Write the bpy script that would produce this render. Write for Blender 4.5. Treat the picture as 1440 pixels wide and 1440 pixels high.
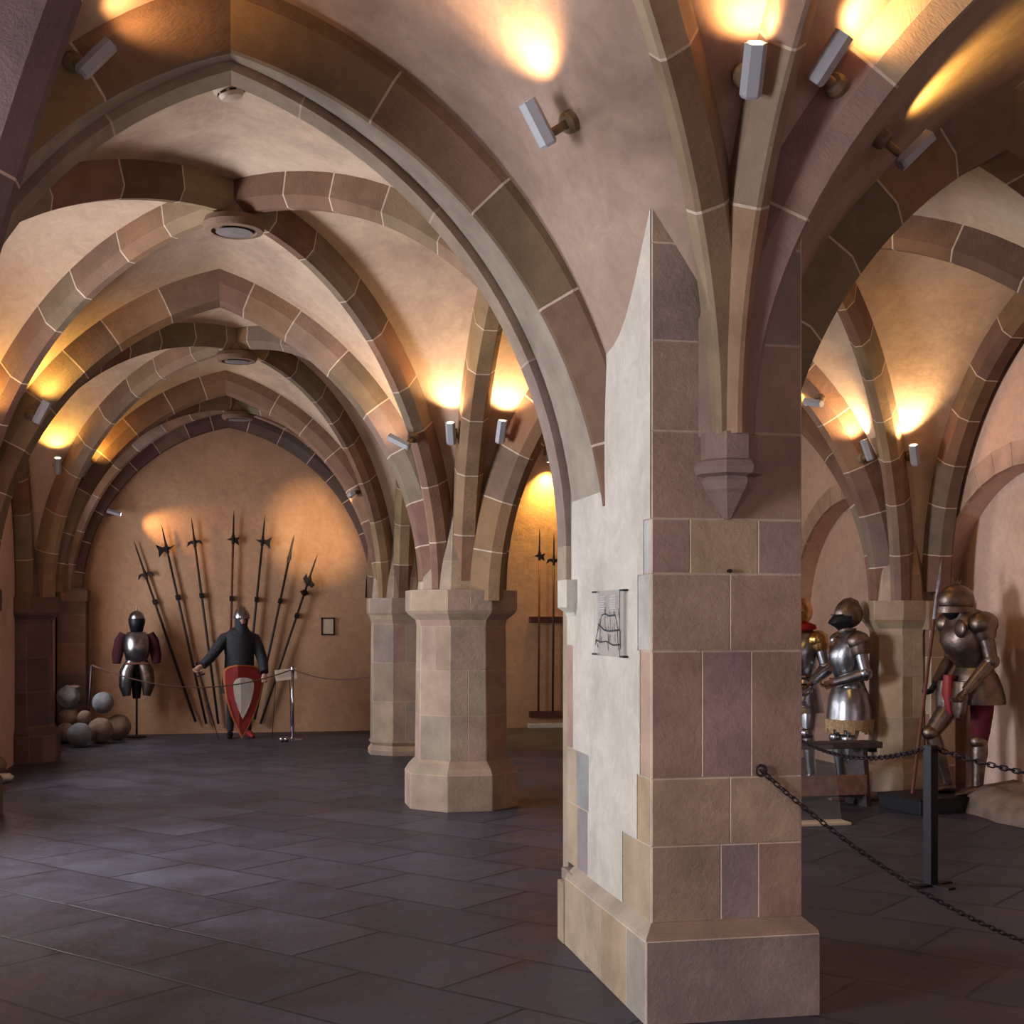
import bpy, bmesh, math, random
from mathutils import Vector, Matrix, noise
R_ = random.Random(7)
PI = math.pi
sc = bpy.context.scene
for o in list(bpy.data.objects): bpy.data.objects.remove(o)
COL = sc.collection

# ------------------------------------------------------------------ camera
cam_d = bpy.data.cameras.new('camera'); cam = bpy.data.objects.new('camera', cam_d); COL.objects.link(cam)
FPX = 1850.0; HY = 870.0; VX = 340.0
YAW = math.atan((720-VX)/FPX)
cam.location = (0, 0, 1.6); cam.rotation_euler = (PI/2, 0, -YAW)
cam_d.sensor_width = 36; cam_d.lens = 36*FPX/1440; cam_d.shift_y = (HY-720)/1440; cam_d.clip_start = 0.05
sc.camera = cam
# ------------------------------------------------------------------ world, exposure
w = bpy.data.worlds.new('world'); sc.world = w; w.use_nodes = True
w.node_tree.nodes['Background'].inputs[0].default_value = (0.67, 0.55, 0.57, 1)
w.node_tree.nodes['Background'].inputs[1].default_value = 1.55
sc.view_settings.view_transform = 'Standard'; sc.view_settings.look = 'None'
sc.view_settings.gamma = 1; sc.view_settings.use_curve_mapping = False; sc.view_settings.exposure = 0.0
def area(name, loc, size, power, color, direction):
    l = bpy.data.lights.new(name, 'AREA'); l.shape = 'RECTANGLE'; l.size = size[0]; l.size_y = size[1]
    l.energy = power; l.color = color
    o = bpy.data.objects.new(name, l); COL.objects.link(o); o.location = loc
    o.rotation_euler = Vector(direction).to_track_quat('-Z', 'Y').to_euler(); return o
DAY = (0.88, 0.92, 1.0)
# daylight standing in the openings of the left wall
WIN = [(3.3, 250), (8.85, 380), (13.4, 170), (17.1, 110)]     # centre along the wall, power
for wy, p in WIN:
    area('window_daylight', (-2.95, wy, 1.95), (1.15, 1.6), p, DAY, (1, 0, -0.02))
# ------------------------------------------------------------------ materials
def nt(name):
    m = bpy.data.materials.new(name); m.use_nodes = True
    n = m.node_tree.nodes; return m, n, m.node_tree.links, n['Principled BSDF']
def srgb(c): return tuple(((x/12.92) if x <= .04045 else ((x+.055)/1.055)**2.4) for x in c)
def mat(name, c, rough=.6, metal=0.0, nscale=0, namt=.15, bump=0, bscale=40, spec=.5, emit=None, es=0):
    m, n, l, b = nt(name); c = srgb(c)
    b.inputs['Base Color'].default_value = (*c, 1); b.inputs['Roughness'].default_value = rough
    b.inputs['Metallic'].default_value = metal; b.inputs['Specular IOR Level'].default_value = spec
    tc = n.new('ShaderNodeTexCoord')
    if nscale:
        t = n.new('ShaderNodeTexNoise'); t.inputs['Scale'].default_value = nscale; t.inputs['Detail'].default_value = 6
        r = n.new('ShaderNodeValToRGB'); r.color_ramp.elements[0].position = .3; r.color_ramp.elements[1].position = .7
        r.color_ramp.elements[0].color = (*[x*(1-namt) for x in c], 1); r.color_ramp.elements[1].color = (*[min(1, x*(1+namt)) for x in c], 1)
        l.new(tc.outputs['Object'], t.inputs['Vector']); l.new(t.outputs['Fac'], r.inputs[0]); l.new(r.outputs[0], b.inputs['Base Color'])
    if bump:
        t2 = n.new('ShaderNodeTexNoise'); t2.inputs['Scale'].default_value = bscale; t2.inputs['Detail'].default_value = 8
        bp = n.new('ShaderNodeBump'); bp.inputs['Strength'].default_value = bump; bp.inputs['Distance'].default_value = .01
        l.new(tc.outputs['Object'], t2.inputs['Vector']); l.new(t2.outputs['Fac'], bp.inputs['Height']); l.new(bp.outputs[0], b.inputs['Normal'])
    if emit:
        b.inputs['Emission Color'].default_value = (*emit, 1); b.inputs['Emission Strength'].default_value = es
    return m
def stone_material():
    # each block carries its own stone colour; grain, tooling and blotches come on top
    m, n, l, b = nt('sandstone'); b.inputs['Roughness'].default_value = .88; b.inputs['Specular IOR Level'].default_value = .25
    at = n.new('ShaderNodeAttribute'); at.attribute_name = 'Col'
    tc = n.new('ShaderNodeTexCoord')
    t = n.new('ShaderNodeTexNoise'); t.inputs['Scale'].default_value = 3.5; t.inputs['Detail'].default_value = 9; t.inputs['Roughness'].default_value = .65
    mr = n.new('ShaderNodeMapRange'); mr.inputs[1].default_value = .25; mr.inputs[2].default_value = .75; mr.inputs[3].default_value = .68; mr.inputs[4].default_value = 1.28
    mx = n.new('ShaderNodeMix'); mx.data_type = 'RGBA'; mx.blend_type = 'MULTIPLY'; mx.inputs[0].default_value = 1
    l.new(tc.outputs['Object'], t.inputs['Vector']); l.new(t.outputs['Fac'], mr.inputs[0])
    l.new(at.outputs['Color'], mx.inputs[6]); l.new(mr.outputs[0], mx.inputs[7]); l.new(mx.outputs[2], b.inputs['Base Color'])
    mp = n.new('ShaderNodeMapping'); mp.inputs['Rotation'].default_value = (.5, .7, .3); mp.inputs['Scale'].default_value = (1, 5, 1)
    t2 = n.new('ShaderNodeTexNoise'); t2.inputs['Scale'].default_value = 26; t2.inputs['Detail'].default_value = 8; t2.inputs['Roughness'].default_value = .7
    bp = n.new('ShaderNodeBump'); bp.inputs['Strength'].default_value = .7; bp.inputs['Distance'].default_value = .014
    l.new(tc.outputs['Object'], mp.inputs[0]); l.new(mp.outputs[0], t2.inputs['Vector']); l.new(t2.outputs['Fac'], bp.inputs['Height']); l.new(bp.outputs[0], b.inputs['Normal'])
    return m
def plaster_material(name, c1, c2, c3, scale=1.1, rough=.9):
    m, n, l, b = nt(name); b.inputs['Roughness'].default_value = rough; b.inputs['Specular IOR Level'].default_value = .2
    tc = n.new('ShaderNodeTexCoord')
    t = n.new('ShaderNodeTexNoise'); t.inputs['Scale'].default_value = scale; t.inputs['Detail'].default_value = 10; t.inputs['Roughness'].default_value = .62; t.inputs['Distortion'].default_value = .4
    r = n.new('ShaderNodeValToRGB'); e = r.color_ramp.elements
    e[0].position = .30; e[0].color = (*srgb(c1), 1); e[1].position = .72; e[1].color = (*srgb(c3), 1)
    k = e.new(.5); k.color = (*srgb(c2), 1)
    l.new(tc.outputs['Object'], t.inputs['Vector']); l.new(t.outputs['Fac'], r.inputs[0])
    t4 = n.new('ShaderNodeTexNoise'); t4.inputs['Scale'].default_value = 7; t4.inputs['Detail'].default_value = 12; t4.inputs['Roughness'].default_value = .75; t4.inputs['Distortion'].default_value = 1.2
    m4 = n.new('ShaderNodeMapRange'); m4.inputs[1].default_value = .3; m4.inputs[2].default_value = .65; m4.inputs[3].default_value = .84; m4.inputs[4].default_value = 1.08
    x4 = n.new('ShaderNodeMix'); x4.data_type = 'RGBA'; x4.blend_type = 'MULTIPLY'; x4.inputs[0].default_value = 1
    l.new(tc.outputs['Object'], t4.inputs['Vector']); l.new(t4.outputs['Fac'], m4.inputs[0]); l.new(r.outputs[0], x4.inputs[6]); l.new(m4.outputs[0], x4.inputs[7]); l.new(x4.outputs[2], b.inputs['Base Color'])
    t2 = n.new('ShaderNodeTexNoise'); t2.inputs['Scale'].default_value = 5; t2.inputs['Detail'].default_value = 12; t2.inputs['Roughness'].default_value = .7
    bp = n.new('ShaderNodeBump'); bp.inputs['Strength'].default_value = .35; bp.inputs['Distance'].default_value = .03
    l.new(tc.outputs['Object'], t2.inputs['Vector']); l.new(t2.outputs['Fac'], bp.inputs['Height']); l.new(bp.outputs[0], b.inputs['Normal'])
    return m
def floor_material():
    m, n, l, b = nt('slate_floor'); tc = n.new('ShaderNodeTexCoord'); mp = n.new('ShaderNodeMapping')
    mp.inputs['Rotation'].default_value = (0, 0, math.radians(49))
    l.new(tc.outputs['Object'], mp.inputs[0])
    nd = n.new('ShaderNodeTexNoise'); nd.inputs['Scale'].default_value = 1.5
    md = n.new('ShaderNodeVectorMath'); md.operation = 'MULTIPLY_ADD'; md.inputs[1].default_value = (.03, .03, 0)
    l.new(mp.outputs[0], nd.inputs['Vector']); l.new(nd.outputs['Color'], md.inputs[0]); l.new(mp.outputs[0], md.inputs[2])
    br = n.new('ShaderNodeTexBrick'); br.inputs['Scale'].default_value = 1; br.inputs['Brick Width'].default_value = .92; br.inputs['Row Height'].default_value = .62
    br.inputs['Mortar Size'].default_value = .011; br.inputs['Mortar Smooth'].default_value = .3; br.inputs['Bias'].default_value = 0
    br.inputs['Color1'].default_value = (*srgb((.285, .28, .325)), 1); br.inputs['Color2'].default_value = (*srgb((.22, .215, .255)), 1); br.inputs['Mortar'].default_value = (*srgb((.11, .10, .13)), 1)
    l.new(md.outputs[0], br.inputs['Vector'])
    t = n.new('ShaderNodeTexNoise'); t.inputs['Scale'].default_value = 2.2; t.inputs['Detail'].default_value = 10; t.inputs['Roughness'].default_value = .68
    l.new(tc.outputs['Object'], t.inputs['Vector'])
    mr = n.new('ShaderNodeMapRange'); mr.inputs[1].default_value = .3; mr.inputs[2].default_value = .7; mr.inputs[3].default_value = .65; mr.inputs[4].default_value = 1.4
    l.new(t.outputs['Fac'], mr.inputs[0])
    mx = n.new('ShaderNodeMix'); mx.data_type = 'RGBA'; mx.blend_type = 'MULTIPLY'; mx.inputs[0].default_value = 1
    l.new(br.outputs['Color'], mx.inputs[6]); l.new(mr.outputs[0], mx.inputs[7]); l.new(mx.outputs[2], b.inputs['Base Color'])
    mr2 = n.new('ShaderNodeMapRange'); mr2.inputs[1].default_value = .3; mr2.inputs[2].default_value = .7; mr2.inputs[3].default_value = .34; mr2.inputs[4].default_value = .62
    l.new(t.outputs['Fac'], mr2.inputs[0]); l.new(mr2.outputs[0], b.inputs['Roughness'])
    b.inputs['Specular IOR Level'].default_value = .35
    a = n.new('ShaderNodeMath'); a.operation = 'MULTIPLY_ADD'; a.inputs[1].default_value = -1.2
    t3 = n.new('ShaderNodeTexNoise'); t3.inputs['Scale'].default_value = 9; t3.inputs['Detail'].default_value = 8
    l.new(tc.outputs['Object'], t3.inputs['Vector'])
    l.new(br.outputs['Fac'], a.inputs[0]); l.new(t3.outputs['Fac'], a.inputs[2])
    bp = n.new('ShaderNodeBump'); bp.inputs['Strength'].default_value = .5; bp.inputs['Distance'].default_value = .012
    l.new(a.outputs[0], bp.inputs['Height']); l.new(bp.outputs[0], b.inputs['Normal'])
    return m
STONE = stone_material()
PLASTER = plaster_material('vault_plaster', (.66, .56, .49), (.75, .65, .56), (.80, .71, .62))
SHADEP = plaster_material('shade_dulled_plaster', (.54, .45, .40), (.64, .54, .48), (.71, .61, .54), 1.6)  # vault plaster toned down: the front bay's dimness is put into the colour
WALLP = plaster_material('end_wall_plaster', (.74, .58, .46), (.80, .64, .51), (.84, .69, .56), .8)
PINKP = plaster_material('side_wall_plaster', (.80, .66, .59), (.86, .72, .65), (.89, .77, .69), .9)
WHITE = plaster_material('limewash', (.70, .67, .62), (.78, .75, .70), (.82, .79, .74), 2.2)
FLOORM = floor_material()
STEEL = mat('polished_steel', (.62, .62, .64), .30, 1.0, 14, .25, .15, 25)
DSTEEL = mat('aged_steel', (.49, .43, .39), .42, 1.0, 12, .35, .3, 30)
GILT = mat('gilded_steel', (.80, .62, .38), .28, 1.0, 10, .4, .3, 30)
BLACKM = mat('blackened_metal', (.14, .13, .15), .5, .6)
IRON = mat('iron', (.24, .21, .22), .5, .8, 20, .3)
CHROME = mat('chrome', (.72, .74, .78), .2, 1.0)
MAIL = mat('chain_mail', (.25, .26, .28), .55, .75, 90, .5, 1.0, 160)
RED = mat('red_paint', (.55, .13, .12), .55, 0, 8, .2)
REDCL = mat('red_cloth', (.62, .06, .09), .9, 0, 20, .3)
HOSE = mat('crimson_hose', (.36, .07, .13), .9, 0, 20, .3)
DREDCL = mat('dark_red_velvet', (.24, .07, .11), .95, 0, 20, .3)
CREAM = mat('cream_paint', (.80, .78, .74), .6, 0, 6, .08)
ORANGE = mat('ochre_trim_paint', (.80, .48, .26), .6)
LEATHER = mat('brown_leather', (.42, .27, .19), .7, 0, 14, .3)
TANCL = mat('tan_fringe', (.68, .56, .42), .95, 0, 40, .3, .6, 90)
SKIN = mat('mannequin_skin', (.74, .58, .50), .6)
WOODD = mat('dark_shaft_wood', (.20, .14, .13), .6, 0, 25, .3)
WOODR = mat('red_brown_shaft_wood', (.40, .20, .14), .6, 0, 25, .3)
WOODT = mat('bench_wood', (.50, .36, .30), .6, 0, 18, .3)
WOODB = mat('dark_bench_wood', (.27, .21, .22), .5, 0, 18, .3)
WOODX = mat('rack_wood', (.36, .20, .17), .6, 0, 18, .3)
GREYP = mat('grey_fixture_paint', (.62, .62, .64), .45)
FIXB = mat('fixture_mount', (.46, .38, .28), .6, 0, 20, .3)
PLASTIC = mat('ivory_plastic', (.80, .72, .64), .5)
DARKP = mat('dark_slot', (.10, .08, .08), .8)
LENS = mat('lamp_lens', (1, .9, .7), .4, emit=(1.0, .80, .52), es=9)
PAPER = mat('printed_sheet', (.84, .78, .68), .7)
INK = mat('ink', (.10, .10, .12), .8)
FINK = mat('faded_ink', (.70, .67, .67), .8)
PANELM = mat('clear_panel', (.80, .78, .75), .2)
PANELM.node_tree.nodes['Principled BSDF'].inputs['Alpha'].default_value = .35
GLASSM = mat('glass_sheet', (.75, .78, .78), .08)
GLASSM.node_tree.nodes['Principled BSDF'].inputs['Alpha'].default_value = .07
ROPE = mat('cord', (.34, .22, .18), .9)
BALLG = mat('grey_cannonball_stone', (.52, .53, .55), .9, 0, 6, .3, .8, 25)
BALLT = mat('tan_cannonball_stone', (.52, .44, .37), .9, 0, 6, .3, .8, 25)
RUBBLE = mat('rubble_stone', (.50, .43, .38), .95, 0, 5, .35, 1.0, 20)
PLINTHM = mat('black_plinth_paint', (.12, .12, .15), .5)

# palette of sandstones
PINK = (.60, .44, .39); PURP = (.50, .41, .41); OCH = (.66, .53, .38); TAN = (.66, .54, .43); OLV = (.52, .45, .33); RBR = (.50, .33, .26); GRB = (.52, .44, .39); PALE = (.74, .66, .57); CRM = (.80, .75, .68)
ARCHP = [(.52, .39, .32), (.56, .43, .33), (.50, .43, .35), (.58, .47, .36), (.47, .36, .30), (.53, .45, .39)]
COLP = [(.66, .57, .48), (.64, .56, .49), (.64, .54, .48), (.66, .58, .50), (.62, .55, .49), (.67, .59, .51)]
MORT = (.80, .72, .64)

# ------------------------------------------------------------------ mesh helpers
def mesh_obj(name, verts, faces, material, parent=None, cols=None, smooth=False, loc=None):
    me = bpy.data.meshes.new(name); me.from_pydata([tuple(v) for v in verts], [], faces)
    if cols:
        a = me.color_attributes.new('Col', 'FLOAT_COLOR', 'CORNER'); i = 0
        for f, c in zip(faces, cols):
            c4 = (*srgb(c), 1)
            for _ in f: a.data[i].color = c4; i += 1
    me.materials.append(material)
    if smooth: me.polygons.foreach_set('use_smooth', [True]*len(me.polygons))
    me.update(); o = bpy.data.objects.new(name, me); COL.objects.link(o)
    if parent: o.parent = parent
    if loc: o.location = loc
    return o
class MB:
    def __init__(s): s.v = []; s.f = []; s.c = []
    def add(s, vs, fs, col=None):
        b = len(s.v); s.v += [Vector(v) for v in vs]; s.f += [tuple(i+b for i in f) for f in fs]; s.c += [col]*len(fs); return s
    def box(s, x0, x1, y0, y1, z0, z1, col=None, bev=0, M=None):
        bm = bmesh.new(); bmesh.ops.create_cube(bm, size=1)
        for v in bm.verts: v.co = Vector(((x0+x1)/2+v.co.x*(x1-x0), (y0+y1)/2+v.co.y*(y1-y0), (z0+z1)/2+v.co.z*(z1-z0)))
        if bev: bmesh.ops.bevel(bm, geom=list(bm.edges), offset=bev, segments=2, affect='EDGES', profile=.6)
        return s.bm(bm, col, M)
    def bm(s, bm, col=None, M=None):
        if M is not None: bmesh.ops.transform(bm, matrix=M, verts=bm.verts)
        bm.verts.index_update(); s.add([v.co.copy() for v in bm.verts], [[v.index for v in f.verts] for f in bm.faces], col); bm.free(); return s
    def sphere(s, c, r, col=None, sub=3, sc3=(1, 1, 1), nz=0, M=None):
        bm = bmesh.new(); bmesh.ops.create_icosphere(bm, subdivisions=sub, radius=1)
        for v in bm.verts:
            k = 1+nz*noise.noise(v.co*1.7+Vector(c)*3) if nz else 1
            v.co = Vector((v.co.x*r*sc3[0]*k, v.co.y*r*sc3[1]*k, v.co.z*r*sc3[2]*k))
        if M is not None: bmesh.ops.transform(bm, matrix=M, verts=bm.verts)
        bmesh.ops.translate(bm, vec=Vector(c), verts=bm.verts); return s.bm(bm, col)
    def tube(s, pts, rad, seg=12, col=None, closed=False, cap=True):
        """rad: float, list of floats or list of (ra, rb) with ra along the horizontal side"""
        pts = [Vector(p) for p in pts]; n = len(pts)
        if not isinstance(rad, (list, tuple)): rad = [rad]*n
        vs = []; prev = None
        for i, p in enumerate(pts):
            if closed: t = pts[(i+1) % n]-pts[i-1]
            else: t = pts[min(i+1, n-1)]-pts[max(i-1, 0)]
            t.normalize()
            if prev is None:
                ref = Vector((0, 1, 0)) if abs(t.y) < .85 else Vector((0, 0, 1))
                a = ref.cross(t).normalized()
            else: a = (prev-t*prev.dot(t)).normalized()
            prev = a; b = t.cross(a)
            ra, rb = rad[i] if isinstance(rad[i], (tuple, list)) else (rad[i], rad[i])
            for k in range(seg):
                th = 2*PI*k/seg; vs.append(p+a*ra*math.cos(th)+b*rb*math.sin(th))
        fs = []
        for i in range(n if closed else n-1):
            j = (i+1) % n
            for k in range(seg):
                k2 = (k+1) % seg; fs.append((i*seg+k, i*seg+k2, j*seg+k2, j*seg+k))
        if cap and not closed: fs.append(tuple(range(seg))[::-1]); fs.append(tuple((n-1)*seg+k for k in range(seg)))
        return s.add(vs, fs, col)
    def lathe(s, prof, seg=24, c=(0, 0, 0), col=None, sx=1, sy=1, rot=0, cap=True, M=None):
        vs = []; n = len(prof)
        for r, z in prof:
            for k in range(seg):
                th = 2*PI*k/seg+rot; vs.append(Vector((sx*r*math.cos(th), sy*r*math.sin(th), z)))
        if M is not None: vs = [M @ v for v in vs]
        vs = [v+Vector(c) for v in vs]
        fs = [(i*seg+k, i*seg+(k+1) % seg, (i+1)*seg+(k+1) % seg, (i+1)*seg+k) for i in range(n-1) for k in range(seg)]
        if cap: fs.append(tuple(range(seg))[::-1]); fs.append(tuple((n-1)*seg+k for k in range(seg)))
        return s.add(vs, fs, col)
    def prism(s, poly, th, M=None, col=None):
        """outline in x,z extruded along y, centred"""
        n = len(poly); vs = [Vector((x, -th/2, z)) for x, z in poly]+[Vector((x, th/2, z)) for x, z in poly]
        if M is not None: vs = [M @ v for v in vs]
        fs = [tuple(range(n)), tuple(range(2*n-1, n-1, -1))]+[(i, n+i, n+(i+1) % n, (i+1) % n) for i in range(n)]
        return s.add(vs, fs, col)
    def build(s, name, material, parent=None, smooth=False, loc=None, colored=False):
        o = mesh_obj(name, s.v, s.f, material, parent, [c or MORT for c in s.c] if colored else None, smooth, loc)
        return o
def autosmooth(o, ang=40):
    me = o.data; me.polygons.foreach_set('use_smooth', [True]*len(me.polygons))
    bm = bmesh.new(); bm.from_mesh(me); bmesh.ops.recalc_face_normals(bm, faces=bm.faces)
    for e in bm.edges:
        if len(e.link_faces) == 2 and e.calc_face_angle(0) > math.radians(ang): e.smooth = False
    bm.to_mesh(me); bm.free(); return o
def weld(o):
    bm = bmesh.new(); bm.from_mesh(o.data); bmesh.ops.remove_doubles(bm, verts=bm.verts, dist=.004); bmesh.ops.recalc_face_normals(bm, faces=bm.faces)
    bm.to_mesh(o.data); bm.free(); return o
def tag(o, label=None, cat=None, group=None, kind=None):
    if label: o['label'] = label
    if cat: o['category'] = cat
    if group: o['group'] = group
    if kind: o['kind'] = kind
    return o
def empty(name, loc=(0, 0, 0), rz=0, label=None, cat=None, group=None):
    o = bpy.data.objects.new(name, None); COL.objects.link(o); o.location = loc; o.rotation_euler = (0, 0, rz); o.empty_display_size = .1
    return tag(o, label, cat, group)
def jit(c, a=.03):
    k = 1+R_.uniform(-a, a)*1.5; return tuple(max(0, min(1, x*k+R_.uniform(-a, a)*.3)) for x in c)
MCOL = [None]
def block(mb, a, b, c, d, n, col, m=.006, out=.005):
    """one dressed stone on a wall face: corners a b c d, outward normal n; mortar frame round a slightly proud face"""
    a, b, c, d = map(Vector, (a, b, c, d)); n = Vector(n)
    def ins(p, q, r):    # inset p away from edges to q and r
        return p+(q-p).normalized()*m+(r-p).normalized()*m+n*out
    i = [ins(a, b, d), ins(b, a, c), ins(c, b, d), ins(d, c, a)]
    mb.add([a, b, c, d]+i, [(0, 1, 5, 4), (1, 2, 6, 5), (2, 3, 7, 6), (3, 0, 4, 7)], MCOL[0] or MORT)
    mb.add(i, [(0, 1, 2, 3)], col)

# ------------------------------------------------------------------ curves of the vault
def quarter_pointed(p0, p1, z0, z1, n=28):
    """half of a pointed arch from springing p0 (xy) to apex p1 (xy): circle with vertical start. returns pts,normals(outward/up)"""
    p0 = Vector((*p0, 0)); p1 = Vector((*p1, 0)); a = (p1-p0).length; h = z1-z0; d = (p1-p0).normalized()
    if h >= a: R = (a*a+h*h)/(2*a); phi = math.acos(1-a/R); P = lambda t: (R*(1-math.cos(phi*t)), R*math.sin(phi*t)); N = lambda t: (-math.cos(phi*t), math.sin(phi*t))
    else: P = lambda t: (a*(1-math.cos(t*PI/2)), h*math.sin(t*PI/2)); N = lambda t: (-h*math.cos(t*PI/2), a*math.sin(t*PI/2))
    pts = []; nor = []
    for i in range(n+1):
        x, z = P(i/n); pts.append(p0+d*x+Vector((0, 0, z0+z)))
        u, v = N(i/n); l = math.hypot(u, v); nor.append(d*(u/l)+Vector((0, 0, v/l)))
    nor[-1] = Vector((0, 0, 1/max(.3, nor[-1].z)))   # mitred at the crown
    return pts, nor, d
def offset(c, k): return [p+n*k for p, n in zip(c[0], c[1])]
def sweep_stone(mb, curve, prof, pal, blen=.42, start=0.0, pick=None, side_shift=None):
    """profile list of (side, depth): side across the rib, depth outwards (0 = intrados, + up into the vault)."""
    pts, nor, d = curve; side = d.cross(Vector((0, 0, 1)))
    L = [0]
    for i in range(1, len(pts)): L.append(L[-1]+(pts[i]-pts[i-1]).length)
    tot = L[-1]; joints = []; s = start or blen*R_.uniform(.7, 1.1)
    while s < tot-.12: joints.append(s); s += blen*R_.uniform(.8, 1.2)
    st = sorted(set([0, tot]+[x for x in L[1:-1] if all(abs(x-j) > .02 for j in joints)]+[j-.0055 for j in joints]+[j+.0055 for j in joints]))
    def at(s):
        for i in range(1, len(L)):
            if s <= L[i]+1e-9: k = (s-L[i-1])/max(1e-9, L[i]-L[i-1]); return pts[i-1].lerp(pts[i], k), nor[i-1].lerp(nor[i], k)
        return pts[-1], nor[-1]
    vs = []; P = prof if callable(prof) else None
    m = len(P(0)) if P else len(prof)
    for s in st:
        p, n = at(s)
        for a, b in (P(s/tot) if P else prof): vs.append(p+side*a+n*b)
    fs = []; cs = []; cur = jit(R_.choice(pal), .05); ci = 0
    fl = []
    for i in range(len(st)-1):
        mid = (st[i]+st[i+1])/2; isj = any(abs(mid-j) < .0056 for j in joints)
        if isj: col = MORT; nxt = True
        else:
            k = sum(1 for j in joints if mid > j)
            if k != ci: ci = k; cur = jit(R_.choice(pal), .05)
            col = cur
        for q in range(m-1):
            fl.append(((i*m+q, i*m+q+1, (i+1)*m+q+1, (i+1)*m+q), col))
    b = len(mb.v); mb.v += vs
    for f, c in fl: mb.f.append(tuple(x+b for x in f)); mb.c.append(c)
    # end caps
    mb.f.append(tuple(b+q for q in range(m))); mb.c.append(cur); mb.f.append(tuple(b+(len(st)-1)*m+q for q in range(m))[::-1]); mb.c.append(cur)
def rib_prof(w, dp, ch): dp += .09; return [(-w/2, dp), (-w/2, ch), (-w/2+ch*.8, 0), (w/2-ch*.8, 0), (w/2, ch), (w/2, dp)]

# ------------------------------------------------------------------ setting: floor, walls
FY0, FY1 = -2.5, 18.85; XL, XR = -2.45, 6.2
mesh_obj('floor', [(-3.2, FY0, 0), (7.2, FY0, 0), (7.2, 19.3, 0), (-3.2, 19.3, 0)], [(0, 1, 2, 3)], FLOORM)['kind'] = 'structure'
tag(MB().box(-3.0, 7.0, FY1, FY1+.4, 0, 5.2).build('wall_back', WALLP), kind='structure')
tag(MB().box(-3.0, .1, -.8, -.45, 0, 5.2).box(-3.0, 7, -2.9, -.45, 5.0, 5.2).build('wall_light_block', PINKP), kind='structure')  # unseen half wall and slab, added to keep world light off the left
# left wall with window openings (deep reveals)
mb = MB(); ys = [FY0]
for wy, _ in WIN:
    ys += [wy-.62, wy+.62]
ys.append(FY1)
for i in range(0, len(ys)-1, 2): mb.box(XL-.5, XL, ys[i], ys[i+1], 0, 5.2)
for wy, _ in WIN: mb.box(XL-.5, XL, wy-.62, wy+.62, 0, 1.0).box(XL-.5, XL, wy-.62, wy+.62, 2.85, 5.2)
tag(mb.build('wall_left', PINKP), kind='structure')
for i, (wy, _) in enumerate(WIN):
    f = MB()
    for y in (-.62, -.03, .56): f.box(XL-.34, XL-.28, wy+y, wy+y+.06, 1.0, 2.85)
    for z in (1.0, 1.6, 2.2, 2.79): f.box(XL-.335, XL-.285, wy-.6, wy+.6, z, z+.05)
    tag(f.build('window_%d' % (i+1), WOODB), kind='structure')
# right wall: two blind arches recessed 0.22
def right_wall():
    arches = [(5.3, 1.35), (9.62, 1.42), (12.75, 1.42), (16.6, 1.3)]; zs = 1.58; za = 2.86; dep = .22
    mb = MB(); y = FY0
    def strip(y0, y1, zlo, zlo2, zt=5.2):   # wall face quad above zlo(y0), zlo2(y1)
        mb.add([(XR, y0, zlo), (XR, y1, zlo2), (XR, y1, zt), (XR, y0, zt)], [(0, 1, 2, 3)])
    for cy, r in arches:
        strip(y, cy-r, 0, 0); N = 32; pts = []
        for i in range(N+1):
            th = PI*i/N; pts.append((cy-r*math.cos(th), zs+(za-zs)*math.sin(th)))
        for (a, za_), (b, zb_) in zip(pts, pts[1:]):
            strip(a, b, za_, zb_)
            mb.add([(XR, a, za_), (XR+dep, a, za_), (XR+dep, b, zb_), (XR, b, zb_)], [(0, 1, 2, 3)])
            mb.add([(XR+dep, a, 0), (XR+dep, b, 0), (XR+dep, b, zb_), (XR+dep, a, za_)], [(0, 1, 2, 3)])
        for yy in (cy-r, cy+r): mb.add([(XR, yy, 0), (XR+dep, yy, 0), (XR+dep, yy, zs), (XR, yy, zs)], [(0, 1, 2, 3)])
        y = cy+r
    strip(y, FY1, 0, 0); mb.add([(XR+dep+.02, FY0, 0), (XR+.3, FY0, 0), (XR+.3, FY1, 0), (XR+.3, FY1, 5.2), (XR+.3, FY0, 5.2)], [(1, 2, 3, 4)])
    tag(mb.build('wall_right', PINKP), kind='structure')
    for k, (cy, r) in enumerate(arches[1:3]):
        m2 = MB(); N = 17; sp = PI*1.0
        for i in range(N):
            th0 = PI*i/N+.003; th1 = PI*(i+1)/N-.003; q = []
            for th, e in ((th0, 0), (th1, 0), (th1, 1), (th0, 1)):
                ro = r+.2*e; ho = (za-zs)+.2*e; q.append((-.004, cy-ro*math.cos(th), zs+ho*math.sin(th)))
            q = [(XR+a, b, c) for a, b, c in q]; q2 = [(XR+.03, b, c) for a, b, c in q]
            m2.add(q+q2, [(0, 1, 2, 3), (0, 4, 5, 1), (1, 5, 6, 2), (2, 6, 7, 3), (3, 7, 4, 0)], jit((.78, .65, .57), .02))
        # soffit lining of stones
        for i in range(9):
            for sgn in (-1, 1):
                pass
        o = m2.build('trim_%d' % (k+1), STONE, colored=True); tag(o, kind='structure')
right_wall()
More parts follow.
